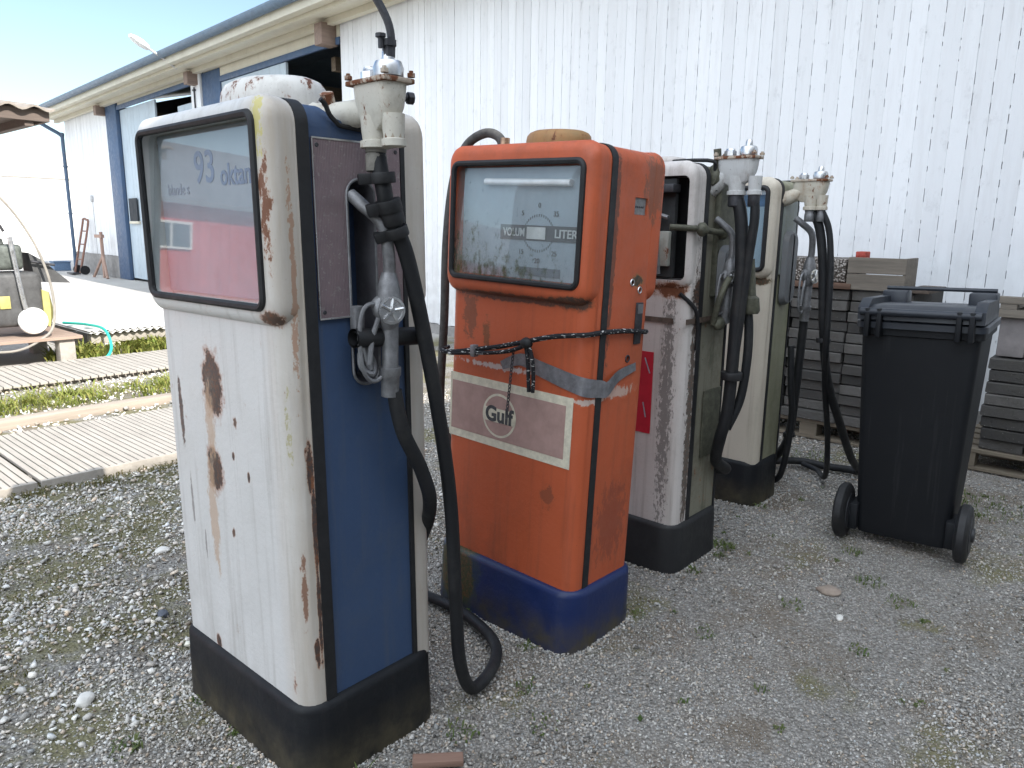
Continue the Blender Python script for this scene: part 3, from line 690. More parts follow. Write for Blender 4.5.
# notch in the top of the band for the swivel
note = [(.125, 1.70), (.132, 1.622), (.142, 1.60), (.158, 1.585), (.18, 1.578), (.325, 1.572), (.325, 1.70)]
side_cut(band1, P1, note, -.02, .20)
bm = B(); tube(bm, [(.118, -.003, 1.617), (.130, -.003, 1.608), (.140, -.003, 1.588), (.158, -.003, 1.573), (.18, -.003, 1.566), (.33, -.003, 1.558)], .0055, 8, smooth=3); obj('notch_gasket', bm, MT['rubber'], P1)
# recess for the nozzle
rec = rrect(.175, .252, .98, 1.455, .036, 6)
side_cut(band1, P1, rec, -.03, .075)
bm = B(); rings(bm, [[(x, y, z) for x, z in rrect(.173, .254, .978, 1.457, .037, 6)] for y in (.076, .08)]); obj('recess_back', bm, MT['dark_metal'], P1)
m = NM('mauve_trim', .35, .5, .5)
wv = m.n('ShaderNodeTexWave'); m.put(m.scaled((1, 1, .18)), wv.inputs[0]); wv.inputs['Scale'].default_value = 75; wv.inputs['Distortion'].default_value = .3
c = m.mix(m.ramp(m.noise(9, 6), .4, .7), (.21, .155, .17), (.29, .215, .225)); c = m.mix(m.ramp(m.noise(120, 3), .6, .7), c, (.33, .30, .28)); c = m.mix(m.ramp(wv.outputs['Fac'], .5, 1, 0, .55), c, (.27, .23, .23))
m.bump(wv.outputs['Fac'], .0012, .6); mauve = m.done(c)
bm = B(); box(bm, .092, .332, -.0035, .004, 1.146, 1.537); tp = obj('trim_panel', bm, mauve, P1, False); side_cut(tp, P1, rec, -.03, .075)
bm = B(); box(bm, .090, .334, -.0055, -.0036, 1.535, 1.5385); box(bm, .090, .1745, -.0055, -.0036, 1.1435, 1.147); box(bm, .2535, .334, -.0055, -.0036, 1.1435, 1.147); box(bm, .0895, .0915, -.0055, -.0036, 1.1475, 1.5345); obj('trim_edging', bm, MT['chrome'], tp, False)
for x, z in ((.103, 1.522), (.103, 1.16), (.32, 1.522)):
    bm = B(); lathe(bm, (x, -.0036, z), (0, -1, 0), [(0, .005), (.002, .004)], 10); obj('screw', bm, MT['dark_metal'], tp)
bm = B(); rings(bm, [[(x, y, z) for x, z in rrect(.1765, .2505, .9815, 1.4535, .035, 6)] for y in (-.001, .0755)], False, False); obj('recess_liner', bm, simple('grey_liner', (.13, .125, .135), .5, .3, .3, 12), P1)
bm = B(); pts = [(x, -.004, z) for x, z in rec]; tube(bm, pts, .0035, 6, closed=True); obj('recess_lip', bm, MT['alu'], P1)
# dial and glass
bm = B(); box(bm, .0225, .0315, .05, .59, 1.185, 1.575); dl = obj('dial', bm, MT['dial_white'], P1, False)
txb = simple('blue_lettering', (.10, .16, .28), .6)
text('lettering', '93', .105, txb, dl, face_x(.0215, .345, 1.485), bold=.001)
text('lettering', 'oktan', .068, txb, dl, face_x(.0215, .20, 1.465), bold=.0012, sx=.9)
text('lettering', 'blande s', .040, simple('faint_lettering', (.19, .22, .29), .6), dl, face_x(.0215, .49, 1.44), sx=.9)
window_set(P1, .64, 1.615, .020, MT['glass1'], win1, .009, 3.2)
cap_part(P1, (.205, .325), 1.610, .122, .092, paint('rusty_white_cap', (.60, .58, .54), chips=.56, streak=.3, grime=.4), 1.38)
# swivel
castw = paint('old_cast_white', (.55, .52, .45), dirt=(.22, .16, .09), streak=.3, grime=1., chips=.63, rough=.65, moss=.45)
rustp = paint('rusty_plate', (.42, .36, .29), dirt=(.15, .07, .035), chips=.52, grime=.9, streak=.4, rough=.8)
hd1, so1 = swivel_head(P1, (.19, .10, 1.588), (.215, -.085, 1.655), castw, rustp, False, MT['chrome'], ln=.062, ww=.036)
bm = B(); lathe(bm, (.185, .06, 1.615), (-.35, -.2, .9), [(0, .016), (.03, .016), (.032, .010)], 8); obj('bolt', bm, rustp, hd1)
bm = B(); lathe(bm, so1[1]+Vector((0, 0, .012)), (0, 0, 1), [(0, .020), (.004, .023), (.03, .023), (.033, .015)], 8); obj('plug', bm, rustp, hd1)
bm = B(); lathe(bm, (.255, -.11, 1.625), (1, -.3, 0), [(0, .008), (.012, .008), (.013, .013), (.026, .013)], 8); obj('bleed_screw', bm, MT['dark_metal'], hd1)
bm = B(); lathe(bm, (.215, -.118, 1.70), (0, 0, 1), [(0, .013), (.02, .013), (.021, .017), (.034, .017)], 8); lathe(bm, (.195, -.118, 1.735), (0, 0, 1), [(-.02, .006), (.0, .006), (.001, .011), (.008, .011)], 8)
tube(bm, [(.22, -.120, 1.70), (.22, -.120, 1.752), (.205, -.108, 1.80), (.165, -.075, 1.88), (.10, -.03, 2.0)], .0085, 8, smooth=4)
obj('bent_rod', bm, MT['dark_metal'], hd1)
# ribbed rubber sleeve and clamps, then the hose
h0 = so1[0]; w = lambda x, y, z: (x-.87, y-1.42, z)
bm = B(); lathe(bm, h0+Vector((0, 0, .02)), (-.02, 0, -1), [(0, .023), (.03, .0235), (.032, .021), (.036, .0235), (.07, .0235), (.072, .020)], 16); obj('sleeve', bm, MT['hose_grey'], P1)
hp = [tuple(h0+Vector((0, 0, .0))), w(1.085, 1.335, 1.44), w(1.10, 1.335, 1.38), w(1.155, 1.335, 1.26), w(1.234, 1.34, .93), w(1.292, 1.355, .64), w(1.318, 1.368, .34), w(1.335, 1.372, .14), w(1.385, 1.375, .028), w(1.50, 1.405, .022), w(1.605, 1.485, .02), w(1.665, 1.62, .02), w(1.69, 1.80, .02), w(1.66, 2.0, .02), w(1.54, 2.12, .02), w(1.42, 2.0, .03), w(1.36, 1.78, .12), w(1.325, 1.60, .34), w(1.285, 1.455, .53), w(1.235, 1.372, .65), w(1.195, 1.358, .75), w(1.14, 1.358, .86), w(1.118, 1.36, .965)]
hose_part('hose', P1, hp, .0185, MT['hose'], 16, 8)
collar(P1, w(1.083, 1.335, 1.455), (.1, 0, -1), .030, .024, GM, ears=True)
collar(P1, w(1.100, 1.335, 1.395), (.3, 0, -1), .029, .028, GM, ears=True); collar(P1, w(1.110, 1.335, 1.37), (.35, 0, -1), .026, .030, GM); collar(P1, w(1.118, 1.335, 1.338), (.4, 0, -1), .029, .024, GM, ears=True)
# nozzle, hanging in the recess
def nozzle(E_, T, s=1.):
    """fuel nozzle built in its own frame: x right, y out (negative towards viewer), z up; T = local placement"""
    def pt(x, y, z): return T @ Vector((x*s, y*s, z*s))
    bm = B(); tube(bm, [pt(-.055, .045, .205), pt(-.045, .02, .185), pt(-.02, -.01, .15), pt(-.004, -.012, .09), pt(0, -.008, .045)], .0125*s, 12, smooth=5); n0 = obj('nozzle', bm, MT['alu'], E_)
    bm = B(); tube(bm, [pt(0, -.008, .06), pt(0, -.008, .04), pt(.002, -.008, .0), pt(.004, -.008, -.04), pt(.006, -.008, -.05)], lambda t: (.015+.010*math.sin(PI*t)**2)*s, 14, smooth=4)
    tube(bm, [pt(.006, -.008, -.03), pt(.010, -.006, -.13), pt(.012, -.004, -.15)], .0165*s, 14, smooth=3)
    lathe(bm, pt(.012, -.004, -.128), T.to_3x3() @ Vector((.05, .03, -1)), [(0, .022*s), (.016*s, .022*s), (.02*s, .019*s), (.06*s, .018*s)], 14)
    lump(bm, pt(-.012, 0, -.008), .020*s, (1, .8, 1.3), 3); obj('valve_body', bm, MT['alu'], n0)
    bm = B(); ax = T.to_3x3() @ Vector((-.35, -1, 0)); c = pt(-.012, -.030, -.012)
    lathe(bm, c, ax, [(0, .023*s), (.006*s, .027*s), (.010*s, .027*s), (.0105*s, .022*s), (.008*s, .021*s)], 20)
    for i in range(5):
        a = ax.normalized(); u = a.orthogonal().normalized(); v = a.cross(u); t = 2*PI*i/5; dr = u*math.cos(t)+v*math.sin(t)
        tube(bm, [c+a*.011*s, c+a*.011*s+dr*.023*s], .0032*s, 6)
    lathe(bm, c+ax.normalized()*.009*s, ax, [(0, .007*s), (.006*s, .005*s)], 10)
    obj('rosette', bm, MT['chrome'], n0)
    bm = B(); tube(bm, [pt(-.02, 0, .0), pt(-.052, .0, -.01), pt(-.062, 0, -.06), pt(-.052, 0, -.13), pt(-.025, 0, -.155), pt(.005, 0, -.14)], .0045*s, 8, smooth=5)
    tube(bm, [pt(-.02, -.004, -.03), pt(-.035, -.004, -.07), pt(-.040, -.004, -.12)], .0055*s, 8, smooth=3); obj('trigger_guard', bm, MT['alu'], n0)
    return n0
nozzle(P1, Matrix.Translation(w(1.108, 1.368, 1.175)) @ Matrix.Rotation(math.radians(4), 4, 'Y'), 1.18)
bm = B()
for r in ((.0,),): tube(bm, [w(1.02, 1.378, 1.10), w(1.235, 1.378, 1.085)], .0225, 16, caps=False); tube(bm, [w(1.02, 1.378, 1.10), w(1.235, 1.378, 1.085)], .016, 16, caps=False)
obj('holder_tube', bm, GM, P1)
bm = B(); tube(bm, [w(1.05, 1.395, 1.06), w(1.045, 1.385, 1.03), w(1.062, 1.37, 1.012), w(1.08, 1.385, 1.03), w(1.078, 1.40, 1.06)], .008, 8, smooth=4); tube(bm, [w(1.063, 1.40, 1.10), w(1.063, 1.378, 1.02)], .01, 8); obj('hook', bm, MT['alu'], P1)
bm = B(); box(bm, .172, .20, -.022, .0, 1.08, 1.17, .004); obj('holder_plate', bm, MT['alu'], P1)

# ---------------------------------------------------------------- pump 2: orange
DK = (.03, .028, .025)
o_bl = [((-.03, .05, 1.135), (.05, .10, .022), DK, (.12, .05, .02), .8, .85), ((-.02, .30, 1.13), (.05, .3, .014), DK, (.15, .06, .03), .9, .7), ((0, .5, 1.06), (.03, .03, .07), (.10, .05, .03), (.2, .07, .03), 2.0, .5, 30),
        ((.245, 0, 1.205), (.03, .02, .018), (.04, .035, .02), (.2, .14, .05), 1.2, 1, 40), ((.30, 0, 1.5), (.05, .03, .10), (.14, .06, .035), (.3, .09, .04), 2.2, .6, 50), ((.2, 0, .40), (.08, .03, .12), (.2, .05, .03), (.3, .07, .03), 2.6, .5, 50), ((.10, 0, 1.3), (.012, .02, .3), (.10, .04, .025), (.2, .06, .03), 2.2, .7, 50), ((0, .36, .895), (.03, .15, .009), (.55, .52, .5), (.5, .3, .25), 2.2, .7, 50), ((.04, .02, .835), (.08, .06, .009), (.55, .5, .46), (.5, .3, .2), 2.2, .7, 50),
        ((.18, 0, .85), (.08, .03, .016), (.5, .42, .36), (.45, .25, .18), 2.4, .6, 50), ((0, .12, .50), (.03, .03, .03), (.16, .05, .03), (.25, .07, .03), 2., .5, 30), ((0, .42, 1.0), (.03, .015, .05), (.08, .05, .02), (.2, .08, .03), 2.0, .5, 30)]
orange = paint('faded_orange_enamel', (.46, .095, .035), dirt=(.12, .05, .03), streak=.38, grime=.45, chips=.74, rough=.5, blobs=o_bl, halo=(.22, .07, .03), chipcol=(.05, .035, .03))
bb = [((0.0, .50, .12), (.06, .10, .14), (.035, .045, .018), (.03, .05, .03), .6, .9)]
bluebase = paint('blue_base_paint', (.008, .020, .085), dirt=(.018, .026, .05), streak=.2, grime=.5, chips=.74, rough=.38, blobs=bb, low=1.0, halo=(.05, .05, .06), chipcol=(.07, .06, .05))
win2 = (.035, 1.185, .055)
P2, fs2, _, rs2 = pump_core('fuel_pump', 'faded orange fuel pump on a blue base with an oil company sticker', 1.775, 1.325, .345, .605, 1.605, (orange, None, orange), bluebase, (.058, .088), (.3, .3), rot=(math.radians(1.5), math.radians(1.3), 0), sink=.005, band=False, window=win2, out=.03, rf=.05, base_grow=.022, rtop=.05)
# side window, holes
for (x, z, a, b) in ((.232, 1.435, .036, .026),):
    side_cut(rs2, P2, [(x-a, z-b), (x+a, z-b), (x+a, z+b), (x-a, z+b)], -.03, .012)
    bm = B(); box(bm, x-a+.001, x+a-.001, .0065, .011, z-b+.001, z+b-.001); sw = obj('counter_window', bm, simple('grey_counter', (.20, .20, .20), .5, .2, .4, 60), P2, False)
    bm = B()
    for i in range(5): lathe(bm, (x-.02+.01*i, .0055, z-.002), (0, 1, 0), [(0, .0035), (.002, .0035)], 8)
    obj('counter_wheel', bm, MT['dark_metal'], sw)
for (x, z, r) in ((.215, 1.20, .010), (.262, 1.175, .010), (.222, .955, .011)):
    side_cut(rs2, P2, [(x+r*math.cos(2*PI*i/14), z+r*math.sin(2*PI*i/14)) for i in range(14)], -.03, .03)
    bm = B(); tube(bm, [(x+r*math.cos(2*PI*i/14), -.001, z+r*math.sin(2*PI*i/14)) for i in range(14)], .0022, 6, closed=True); obj('hole_rim', bm, MT['chrome'] if z > 1 else MT['dark_metal'], P2)
bm = B(); box(bm, .248, .285, -.006, .002, 1.00, 1.135, .002); pl = obj('lock_plate', bm, MT['dark_metal'], P2)
bm = B(); box(bm, .252, .281, -.008, -.0062, 1.10, 1.13); obj('plate_tag', bm, MT['alu'], pl, False)
# dial
dw = simple('dial_face_grey', (.34, .40, .45), .5, 0, .1, 4)
bm = B(); box(bm, .0105, .0215, .045, .56, 1.195, 1.54); d2_ = obj('dial', bm, dw, P2, False)
bm = B(); box(bm, .0085, .0097, .05, .385, 1.315, 1.362); bd = obj('dial_band', bm, simple('dark_band', (.05, .055, .06), .5), d2_, False)
bm = B(); box(bm, .0055, .0083, .195, .27, 1.320, 1.357); obj('dial_window', bm, simple('white_slot', (.6, .6, .58), .5), d2_, False)
lt = simple('pale_lettering', (.55, .56, .55), .5)
text('lettering', 'VOLUM', .036, lt, d2_, face_x(.007, .325, 1.338), bold=.0006, sx=.75)
text('lettering', 'LITER', .036, lt, d2_, face_x(.007, .115, 1.338), bold=.0006)
dkt = simple('dark_lettering', (.06, .06, .065), .5)
for i, tx in enumerate(('0', '5', '10', '15', '20', '25', '30', '35')):
    a = 2*PI*i/8+PI/2; text('numeral', tx, .022, dkt, d2_, face_x(.0085, .225-.095*math.cos(a), 1.338+.085*math.sin(a)))
bm = B()
for i in range(40):
    a = 2*PI*i/40; c0 = Vector((.009, .225-.06*math.cos(a), 1.338+.055*math.sin(a))); 
    if abs(math.sin(a)) > .45: box(bm, .0087, .0097, c0.y-.0012, c0.y+.0012, c0.z-.004, c0.z+.004)
obj('dial_marks', bm, dkt, d2_, False)
bm = B(); tube(bm, [(.000, .10, 1.49), (.000, .45, 1.495)], .011, 12); obj('lamp_tube', bm, simple('tube_lamp_glass', (.75, .75, .75), .3), d2_)
bm = B(); box(bm, .0085, .0097, .13, .30, 1.205, 1.232); obj('dial_band', bm, simple('dark_band_low', (.12, .14, .17), .5), d2_, False)
window_set(P2, .605, 1.605, .03, MT['glass2'], win2, .0095, 3.0)
cap_part(P2, (.165, .29), 1.600, .094, .064, paint('mossy_orange_cap', (.30, .16, .06), dirt=(.14, .12, .05), grime=.9, chips=.55), 1.25)
bm = B(); tube(bm, [(.165+.098*math.cos(t)*.92, .29+.121*math.sin(t), 1.602) for t in [2*PI*i/32 for i in range(32)]], .007, 6, closed=True); obj('cap_seal', bm, GM, P2)
# company sticker on the front
lbc = simple('cream_sticker', (.60, .56, .44), .7, 0, .2, 40); lbm = simple('faded_mauve_sticker', (.36, .235, .205), .75, 0, .16, 14)
bm = B(); box(bm, -.0012, .001, .040, .585, .615, .845); lb = obj('sticker', bm, lbc, P2, False)
bm = B(); box(bm, -.0020, -.0013, .066, .575, .643, .817); obj('sticker_panel', bm, lbm, lb, False)
cy, cz = .345, .728
bm = B(); lathe(bm, (-.0021, cy, cz), (-1, 0, 0), [(0, .076), (.0006, .076)], 48); obj('logo_ring', bm, lbc, lb, False)
bm = B(); lathe(bm, (-.0028, cy, cz), (-1, 0, 0), [(0, .068), (.0006, .068)], 48); obj('logo_disc', bm, lbm, lb, False)
bm = B(); box(bm, -.0041, -.0035, cy-.070, cy+.070, cz-.024, cz+.024, 0); obj('logo_band', bm, lbc, lb, False)
text('lettering', 'Gulf', .072, simple('black_lettering', (.06, .062, .065), .7, 0, .6, 60), lb, face_x(-.0045, cy, cz+.001), bold=.0025, ext=.0005, sx=1.0)
# silver tape
def ribbon(bm, pts, wdt, th=.0012, up=Vector((0, 0, 1)), k=5):
    P = spline(pts, k); rl = []
    for i, p in enumerate(P):
        t = (P[min(i+1, len(P)-1)]-P[max(i-1, 0)]).normalized(); u = (up-t*up.dot(t)).normalized(); n_ = t.cross(u)
        ww_ = wdt(i/(len(P)-1)) if callable(wdt) else wdt
        rl.append([p-u*ww_/2-n_*th/2, p+u*ww_/2-n_*th/2, p+u*ww_/2+n_*th/2, p-u*ww_/2+n_*th/2])
    rings(bm, rl)
bm = B(); ribbon(bm, [(-.012, .335, .905), (-.004, .26, .935), (-.003, .18, .918), (-.0025, .06, .895), (.012, .004, .884), (.07, -.006, .875), (.10, -.014, .872), (.17, -.006, .905), (.27, -.004, .925)], lambda t: (.028+.03*math.sin(PI*min(1, t*1.02))), up=Vector((0, 0, 1)))
obj('silver_tape', bm, simple('duct_tape', (.22, .22, .235), .35, .5, .35, 30, .002), P2, True, 70)
# brass fitting and hose over the left shoulder
bm = B(); lathe(bm, (.18, .54, 1.585), (0, 0, 1), [(0, .032), (.022, .032), (.023, .024), (.04, .024), (.042, .017), (.07, .017)], 14); obj('top_fitting', bm, simple('worn_brass', (.45, .30, .20), .35, .7, .4, 25), P2)
hose_part('hose', P2, [(.18, .54, 1.59), (.18, .565, 1.655), (.18, .64, 1.675), (.18, .735, 1.63), (.17, .785, 1.50), (.16, .80, 1.28), (.16, .80, 1.0), (.17, .82, .68), (.18, .80, .55), (.19, .70, .42), (.20, .60, .50), (.2, .55, .62)], .0165, simple('old_grey_hose', (.055, .053, .05), .75, 0, .4, 40), 14, 8)

# ---------------------------------------------------------------- pump 3: open, mouldy
mb = [((0, .068, .70), (.05, .024, .45), (.10, .092, .083), (.34, .31, .29), 3.0, .65, 90), ((.075, 0, .6), (.022, .05, .55), (.05, .045, .035), (.25, .22, .2), 2.4, .85, 60), ((-.03, .05, 1.13), (.05, .12, .03), RUST, RUST2, 1.), ((-.05, .10, 1.35), (.02, .012, .25), RUST, RUST2, 1.0), ((.1, .0, 1.12), (.05, .05, .06), DK, (.2, .17, .15), 1.3)]
white3 = paint('mouldy_white_enamel', (.54, .50, .47), dirt=(.20, .17, .14), streak=.6, grime=.6, chips=.66, blobs=mb, moss=.25, rough=.6)
olive = paint('mossy_olive_panel', (.19, .18, .135), dirt=(.07, .06, .04), streak=.9, grime=1., chips=.62, moss=.85, rough=.7)
olive_s = simple('olive_steel', (.075, .074, .052), .65, .1, .5, 25, .002)
bbase = paint('scuffed_black_base', (.016, .016, .017), dirt=(.03, .03, .03), chips=.72, halo=(.10, .10, .10), chipcol=(.35, .35, .36), rough=.55)
win3 = (.013, 1.17, .05)
P3, fs3, band3, rs3 = pump_core('fuel_pump', 'mouldy white fuel pump without its window glass, works exposed, behind the orange pump', 2.515, 1.37, .375, .60, 1.60, (white3, olive, white3), bbase, (.095, .125), (.335, .345), window=win3, cavity=.12, out=.010, basez=.195)
window_set(P3, .60, 1.60, -.012, None, win3, .004)
# exposed works
IW = empty('works', (0, 0, 0)); IW.parent = P3
bm = B(); box(bm, .0, .02, .07, .53, 1.18, 1.54); obj('back_plate', bm, MT['dark_in'], IW, False)
bm = B(); lathe(bm, (.03, .20, 1.42), (-1, 0, 0), [(0, .06), (.06, .06), (.062, .045), (.08, .045)], 20); lathe(bm, (.03, .40, 1.42), (-1, 0, 0), [(0, .06), (.06, .06)], 20); obj('counter_drum', bm, simple('green_works', (.10, .12, .07), .7, .2, .5, 20, .002), IW)
bm = B(); box(bm, -.02, .02, .08, .34, 1.22, 1.35, .006); obj('counter_box', bm, paint('pale_works', (.35, .36, .32), moss=.9, grime=.9, chips=.6), IW)
bm = B(); tube(bm, [(-.03, .08, 1.40), (-.035, .20, 1.42), (-.03, .42, 1.38)], .008, 8, smooth=4); tube(bm, [(-.02, .12, 1.19), (-.03, .13, 1.33)], .012, 8); obj('shaft', bm, MT['alu'], IW)
bm = B(); box(bm, -.04, .02, .06, .54, 1.49, 1.52, .004); obj('bracket', bm, MT['dark_metal'], IW)
# lever shaft through the side, olive panel, nozzle boot
bm = B(); tube(bm, [(-.05, .06, 1.365), (.02, -.02, 1.36), (.10, -.03, 1.352), (.20, -.035, 1.345)], .012, 10, smooth=4); lump(bm, (.03, -.03, 1.358), .026, (1, .8, 1), 5); lump(bm, (.20, -.03, 1.345), .024, (1.2, .8, 1), 7); obj('lever', bm, olive_s, P3)
bm = B(); tube(bm, [(.0, .03, 1.12), (.05, -.012, 1.06), (.075, -.014, .98), (.078, -.012, .9)], .008, 8, smooth=4); obj('cable', bm, MT['hose'], P3)
bm = B(); box(bm, .185, .335, -.02, .01, 1.10, 1.535, .006); obj('side_cover', bm, olive_s, P3)
bm = B(); rings(bm, [[(x, y, z) for x, z in rrect(.185+i, .33-i, .98+i, 1.30-i, .05, 5)] for y, i in ((-.021, 0), (-.045, .012), (-.05, .03))]); obj('nozzle_boot', bm, paint('grey_boot', (.12, .125, .13), grime=.8, moss=.6, chips=.7), P3)
bm = B(); box(bm, -.004, .0, .0, .0, 0, 0) if False else box(bm, .185, .33, -.004, .0015, .44, .72, .001); obj('service_plate', bm, olive_s, P3)
bm = B(); box(bm, .0, .34, -.0075, -.002, 1.005, 1.025); box(bm, -.0045, -.0005, .05, .55, 1.005, 1.025); obj('trim_strip', bm, simple('rusty_strip', (.09, .065, .05), .7, 0, .5, 30), P3, False)
bm = B(); box(bm, -.0025, .001, .128, .50, .555, .885); rst = obj('sticker', bm, simple('red_sticker', (.42, .012, .03), .45, 0, .12, 20), P3, False)
for a, b, c_, d_ in ((.14, .165, .80, .86), (.15, .165, .62, .68)):
    bm = B(); ribbon(bm, [(-.0035, a, c_), (-.0035, b, d_)], .005, .0006, Vector((0, 1, 0))); obj('sticker_mark', bm, MT['dial_white'], rst, False)
bm = B(); tube(bm, [(.10, .55, 1.605), (.12, .3, 1.612), (.13, .02, 1.612), (.15, -.004, 1.58), (.16, -.008, 1.50)], .007, 8, smooth=4); obj('top_cable', bm, MT['hose'], P3)
bm = B(); rbox_z(bm, .10, .26, .15, .45, 1.59, 1.635, .05, .02, 3); obj('cap', bm, white3, P3)
cast3 = paint('cast_grey_white', (.50, .50, .49), dirt=(.18, .15, .12), streak=.6, grime=1., chips=.63, rough=.65, moss=.6)
hd3, so3 = swivel_head(P3, (.17, .05, 1.50), (.185, -.078, 1.622), cast3, rustp, True, MT['chrome'], ln=.075, ww=.034, so=(-.01, -.95))
bm = B(); tube(bm, [(.15, .02, 1.52), (.17, -.0, 1.60), (.165, .0, 1.655)], .014, 10, smooth=3); lump(bm, (.17, .0, 1.55), .030, (1.1, 1, 1.5), 4, .4); obj('neck_casting', bm, olive_s, hd3)
u = lambda x, y, z: (x-2.515, y-1.37, z)
for q, r in ((so3[0], .030), (so3[1], .022)): bm = B(); lathe(bm, q+Vector((0, 0, .02)), (0, 0, -1), [(0, r*.9), (.02, r), (.06, r), (.065, r*.85)], 12); obj('ferrule', bm, MT['dark_metal'], P3)
hose_part('hose', P3, [so3[0], u(2.70, 1.265, 1.40), u(2.70, 1.25, 1.21), u(2.70, 1.255, 1.02), u(2.70, 1.257, .80), u(2.70, 1.265, .64), u(2.71, 1.29, .54), u(2.78, 1.335, .42), u(2.93, 1.36, .34), u(3.0, 1.5, .3)], .024, MT['hose'], 14)
hose_part('hose', P3, [so3[1], u(2.70, 1.212, 1.40), u(2.70, 1.225, 1.24), u(2.70, 1.24, 1.02), u(2.695, 1.25, .85), u(2.69, 1.262, .66)], .0175, MT['hose'], 12)
hose_part('fill_hose', P3, [u(2.75, 1.245, 1.25), u(2.75, 1.245, 1.12), u(2.75, 1.225, 1.0), u(2.75, 1.221, .86), u(2.75, 1.237, .70), u(2.72, 1.27, .58)], .0175, MT['hose'], 12)
bm = B(); lathe(bm, u(2.75, 1.24, 1.25), (0, -.1, -1), [(0, .018), (.14, .020), (.15, .032), (.20, .033), (.21, .026)], 14); obj('ferrule', bm, olive_s, P3)
collar(P3, u(2.70, 1.257, .80), (0, 0, 1), .042, .03, GM)
nozzle(P3, Matrix.Translation(u(2.72, 1.315, 1.19)) @ Matrix.Rotation(math.radians(6), 4, 'Y'), 1.0)
bm = B(); tube(bm, [u(2.66, 1.33, 1.0), u(2.64, 1.30, 1.10), u(2.68, 1.29, 1.17), u(2.74, 1.30, 1.18)], .012, 10, smooth=4); lump(bm, u(2.69, 1.32, 1.0), .028, (1.2, .8, 1), 9); obj('bracket', bm, olive_s, P3)

# ---------------------------------------------------------------- pump 4: cream
cb = [((0, .1, 1.12), (.06, .12, .02), (.06, .05, .03), (.25, .2, .12), 1.0)]
cream4 = paint('cream_enamel', (.56, .50, .41), dirt=(.2, .17, .12), streak=.4, grime=.5, chips=.70, blobs=cb)
side4 = paint('green_grey_side', (.20, .22, .21), dirt=(.16, .16, .05), streak=.6, grime=.7, chips=.68, moss=.3)
low4 = paint('mossy_yellow_side', (.24, .235, .16), dirt=(.11, .12, .05), streak=.7, grime=.8, chips=.7)
win4 = (.030, 1.175, .045)
P4, fs4, band4, rs4 = pump_core('fuel_pump', 'cream fuel pump with pale glass, farthest of the row, beside the paving slabs', 3.47, 1.46, .29, .60, 1.60, (cream4, low4, cream4), blackbase, (.06, .085), (.27, .276), window=win4, rf=.04, out=.025, basez=.215)
bm = B(); box(bm, .10, .262, -.004, .006, 1.15, 1.50, .002); obj('trim_panel', bm, side4, P4)
bm = B(); rings(bm, [[(x, y, z) for x, z in rrect(.11+i, .255-i, 1.0+i, 1.36-i, .05, 5)] for y, i in ((-.005, 0), (-.028, .012), (-.032, .03))]); obj('nozzle_boot', bm, paint('grey_boot_cream', (.14, .145, .15), grime=.7, chips=.7), P4)
d4m = simple('dial_blue_grey', (.36, .47, .56), .5, 0, .08, 4)
bm = B(); box(bm, .018, .0265, .04, .56, 1.185, 1.55); d4 = obj('dial', bm, d4m, P4, False)
bm = B(); box(bm, .0155, .0175, .09, .30, 1.32, 1.38); obj('dial_band', bm, simple('dark_counter', (.04, .05, .05), .5), d4, False)
bm = B(); box(bm, .0155, .0175, .045, .555, 1.47, 1.545); obj('dial_header', bm, simple('blue_header', (.07, .16, .30), .5), d4, False)
window_set(P4, .60, 1.60, .025, MT['glass1'], win4, .011, 2.5)
cap_part(P4, (.15, .3), 1.597, .09, .03, cream4, 1.3)
cast4 = paint('cast_cream', (.50, .46, .38), dirt=(.25, .14, .07), streak=.5, grime=1., chips=.60, rough=.65, moss=.3)
hd4, so4 = swivel_head(P4, (.10, .04, 1.50), (.135, -.105, 1.592), cast4, rustp, True, MT['chrome'], ln=.080, ww=.030, so=(-.1, -.72))
v4 = lambda x, y, z: (x-3.47, y-1.46, z)
for q, r in ((so4[0], .026), (so4[1], .018)): bm = B(); lathe(bm, q+Vector((0, 0, .02)), (0, 0, -1), [(0, r*.9), (.02, r), (.035, r*.9), (.04, r), (.07, r), (.075, r*.85)], 12); obj('ferrule', bm, MT['alu'], P4)
hose_part('hose', P4, [so4[0], v4(3.62, 1.307, 1.385), v4(3.63, 1.277, 1.22), v4(3.65, 1.25, .90), v4(3.75, 1.24, .635), v4(3.90, 1.21, .40), v4(4.12, 1.198, .16), v4(4.30, 1.20, .04), v4(4.33, 1.27, .025), v4(4.30, 1.40, .025), v4(4.28, 1.52, .03), v4(4.15, 1.62, .04), v4(4.0, 1.62, .05), v4(3.84, 1.50, .16), v4(3.76, 1.41, .32), v4(3.72, 1.38, .62), v4(3.70, 1.365, .92), v4(3.695, 1.362, .99)], .021, MT['hose'], 12)
hose_part('hose', P4, [so4[1], v4(3.62, 1.259, 1.365), v4(3.62, 1.235, 1.20), v4(3.62, 1.225, 1.0), v4(3.64, 1.225, .80), v4(3.75, 1.25, .60), v4(3.93, 1.27, .30), v4(4.05, 1.30, .05), v4(4.2, 1.4, .025), v4(4.26, 1.5, .025)], .0145, MT['hose'], 12)
hose_part('vapour_hose', P4, [v4(3.655, 1.40, .80), v4(3.66, 1.385, .6), v4(3.70, 1.38, .40), v4(3.73, 1.42, .12), v4(3.80, 1.5, .03)], .016, MT['hose'], 12)
collar(P4, v4(3.665, 1.25, .84), (.1, 0, 1), .034, .022, GM); collar(P4, v4(3.76, 1.41, .32), (0, .1, 1), .030, .022, GM)
nozzle(P4, Matrix.Translation(v4(3.68, 1.365, 1.16)) @ Matrix.Rotation(math.radians(2), 4, 'Y'), 1.25)

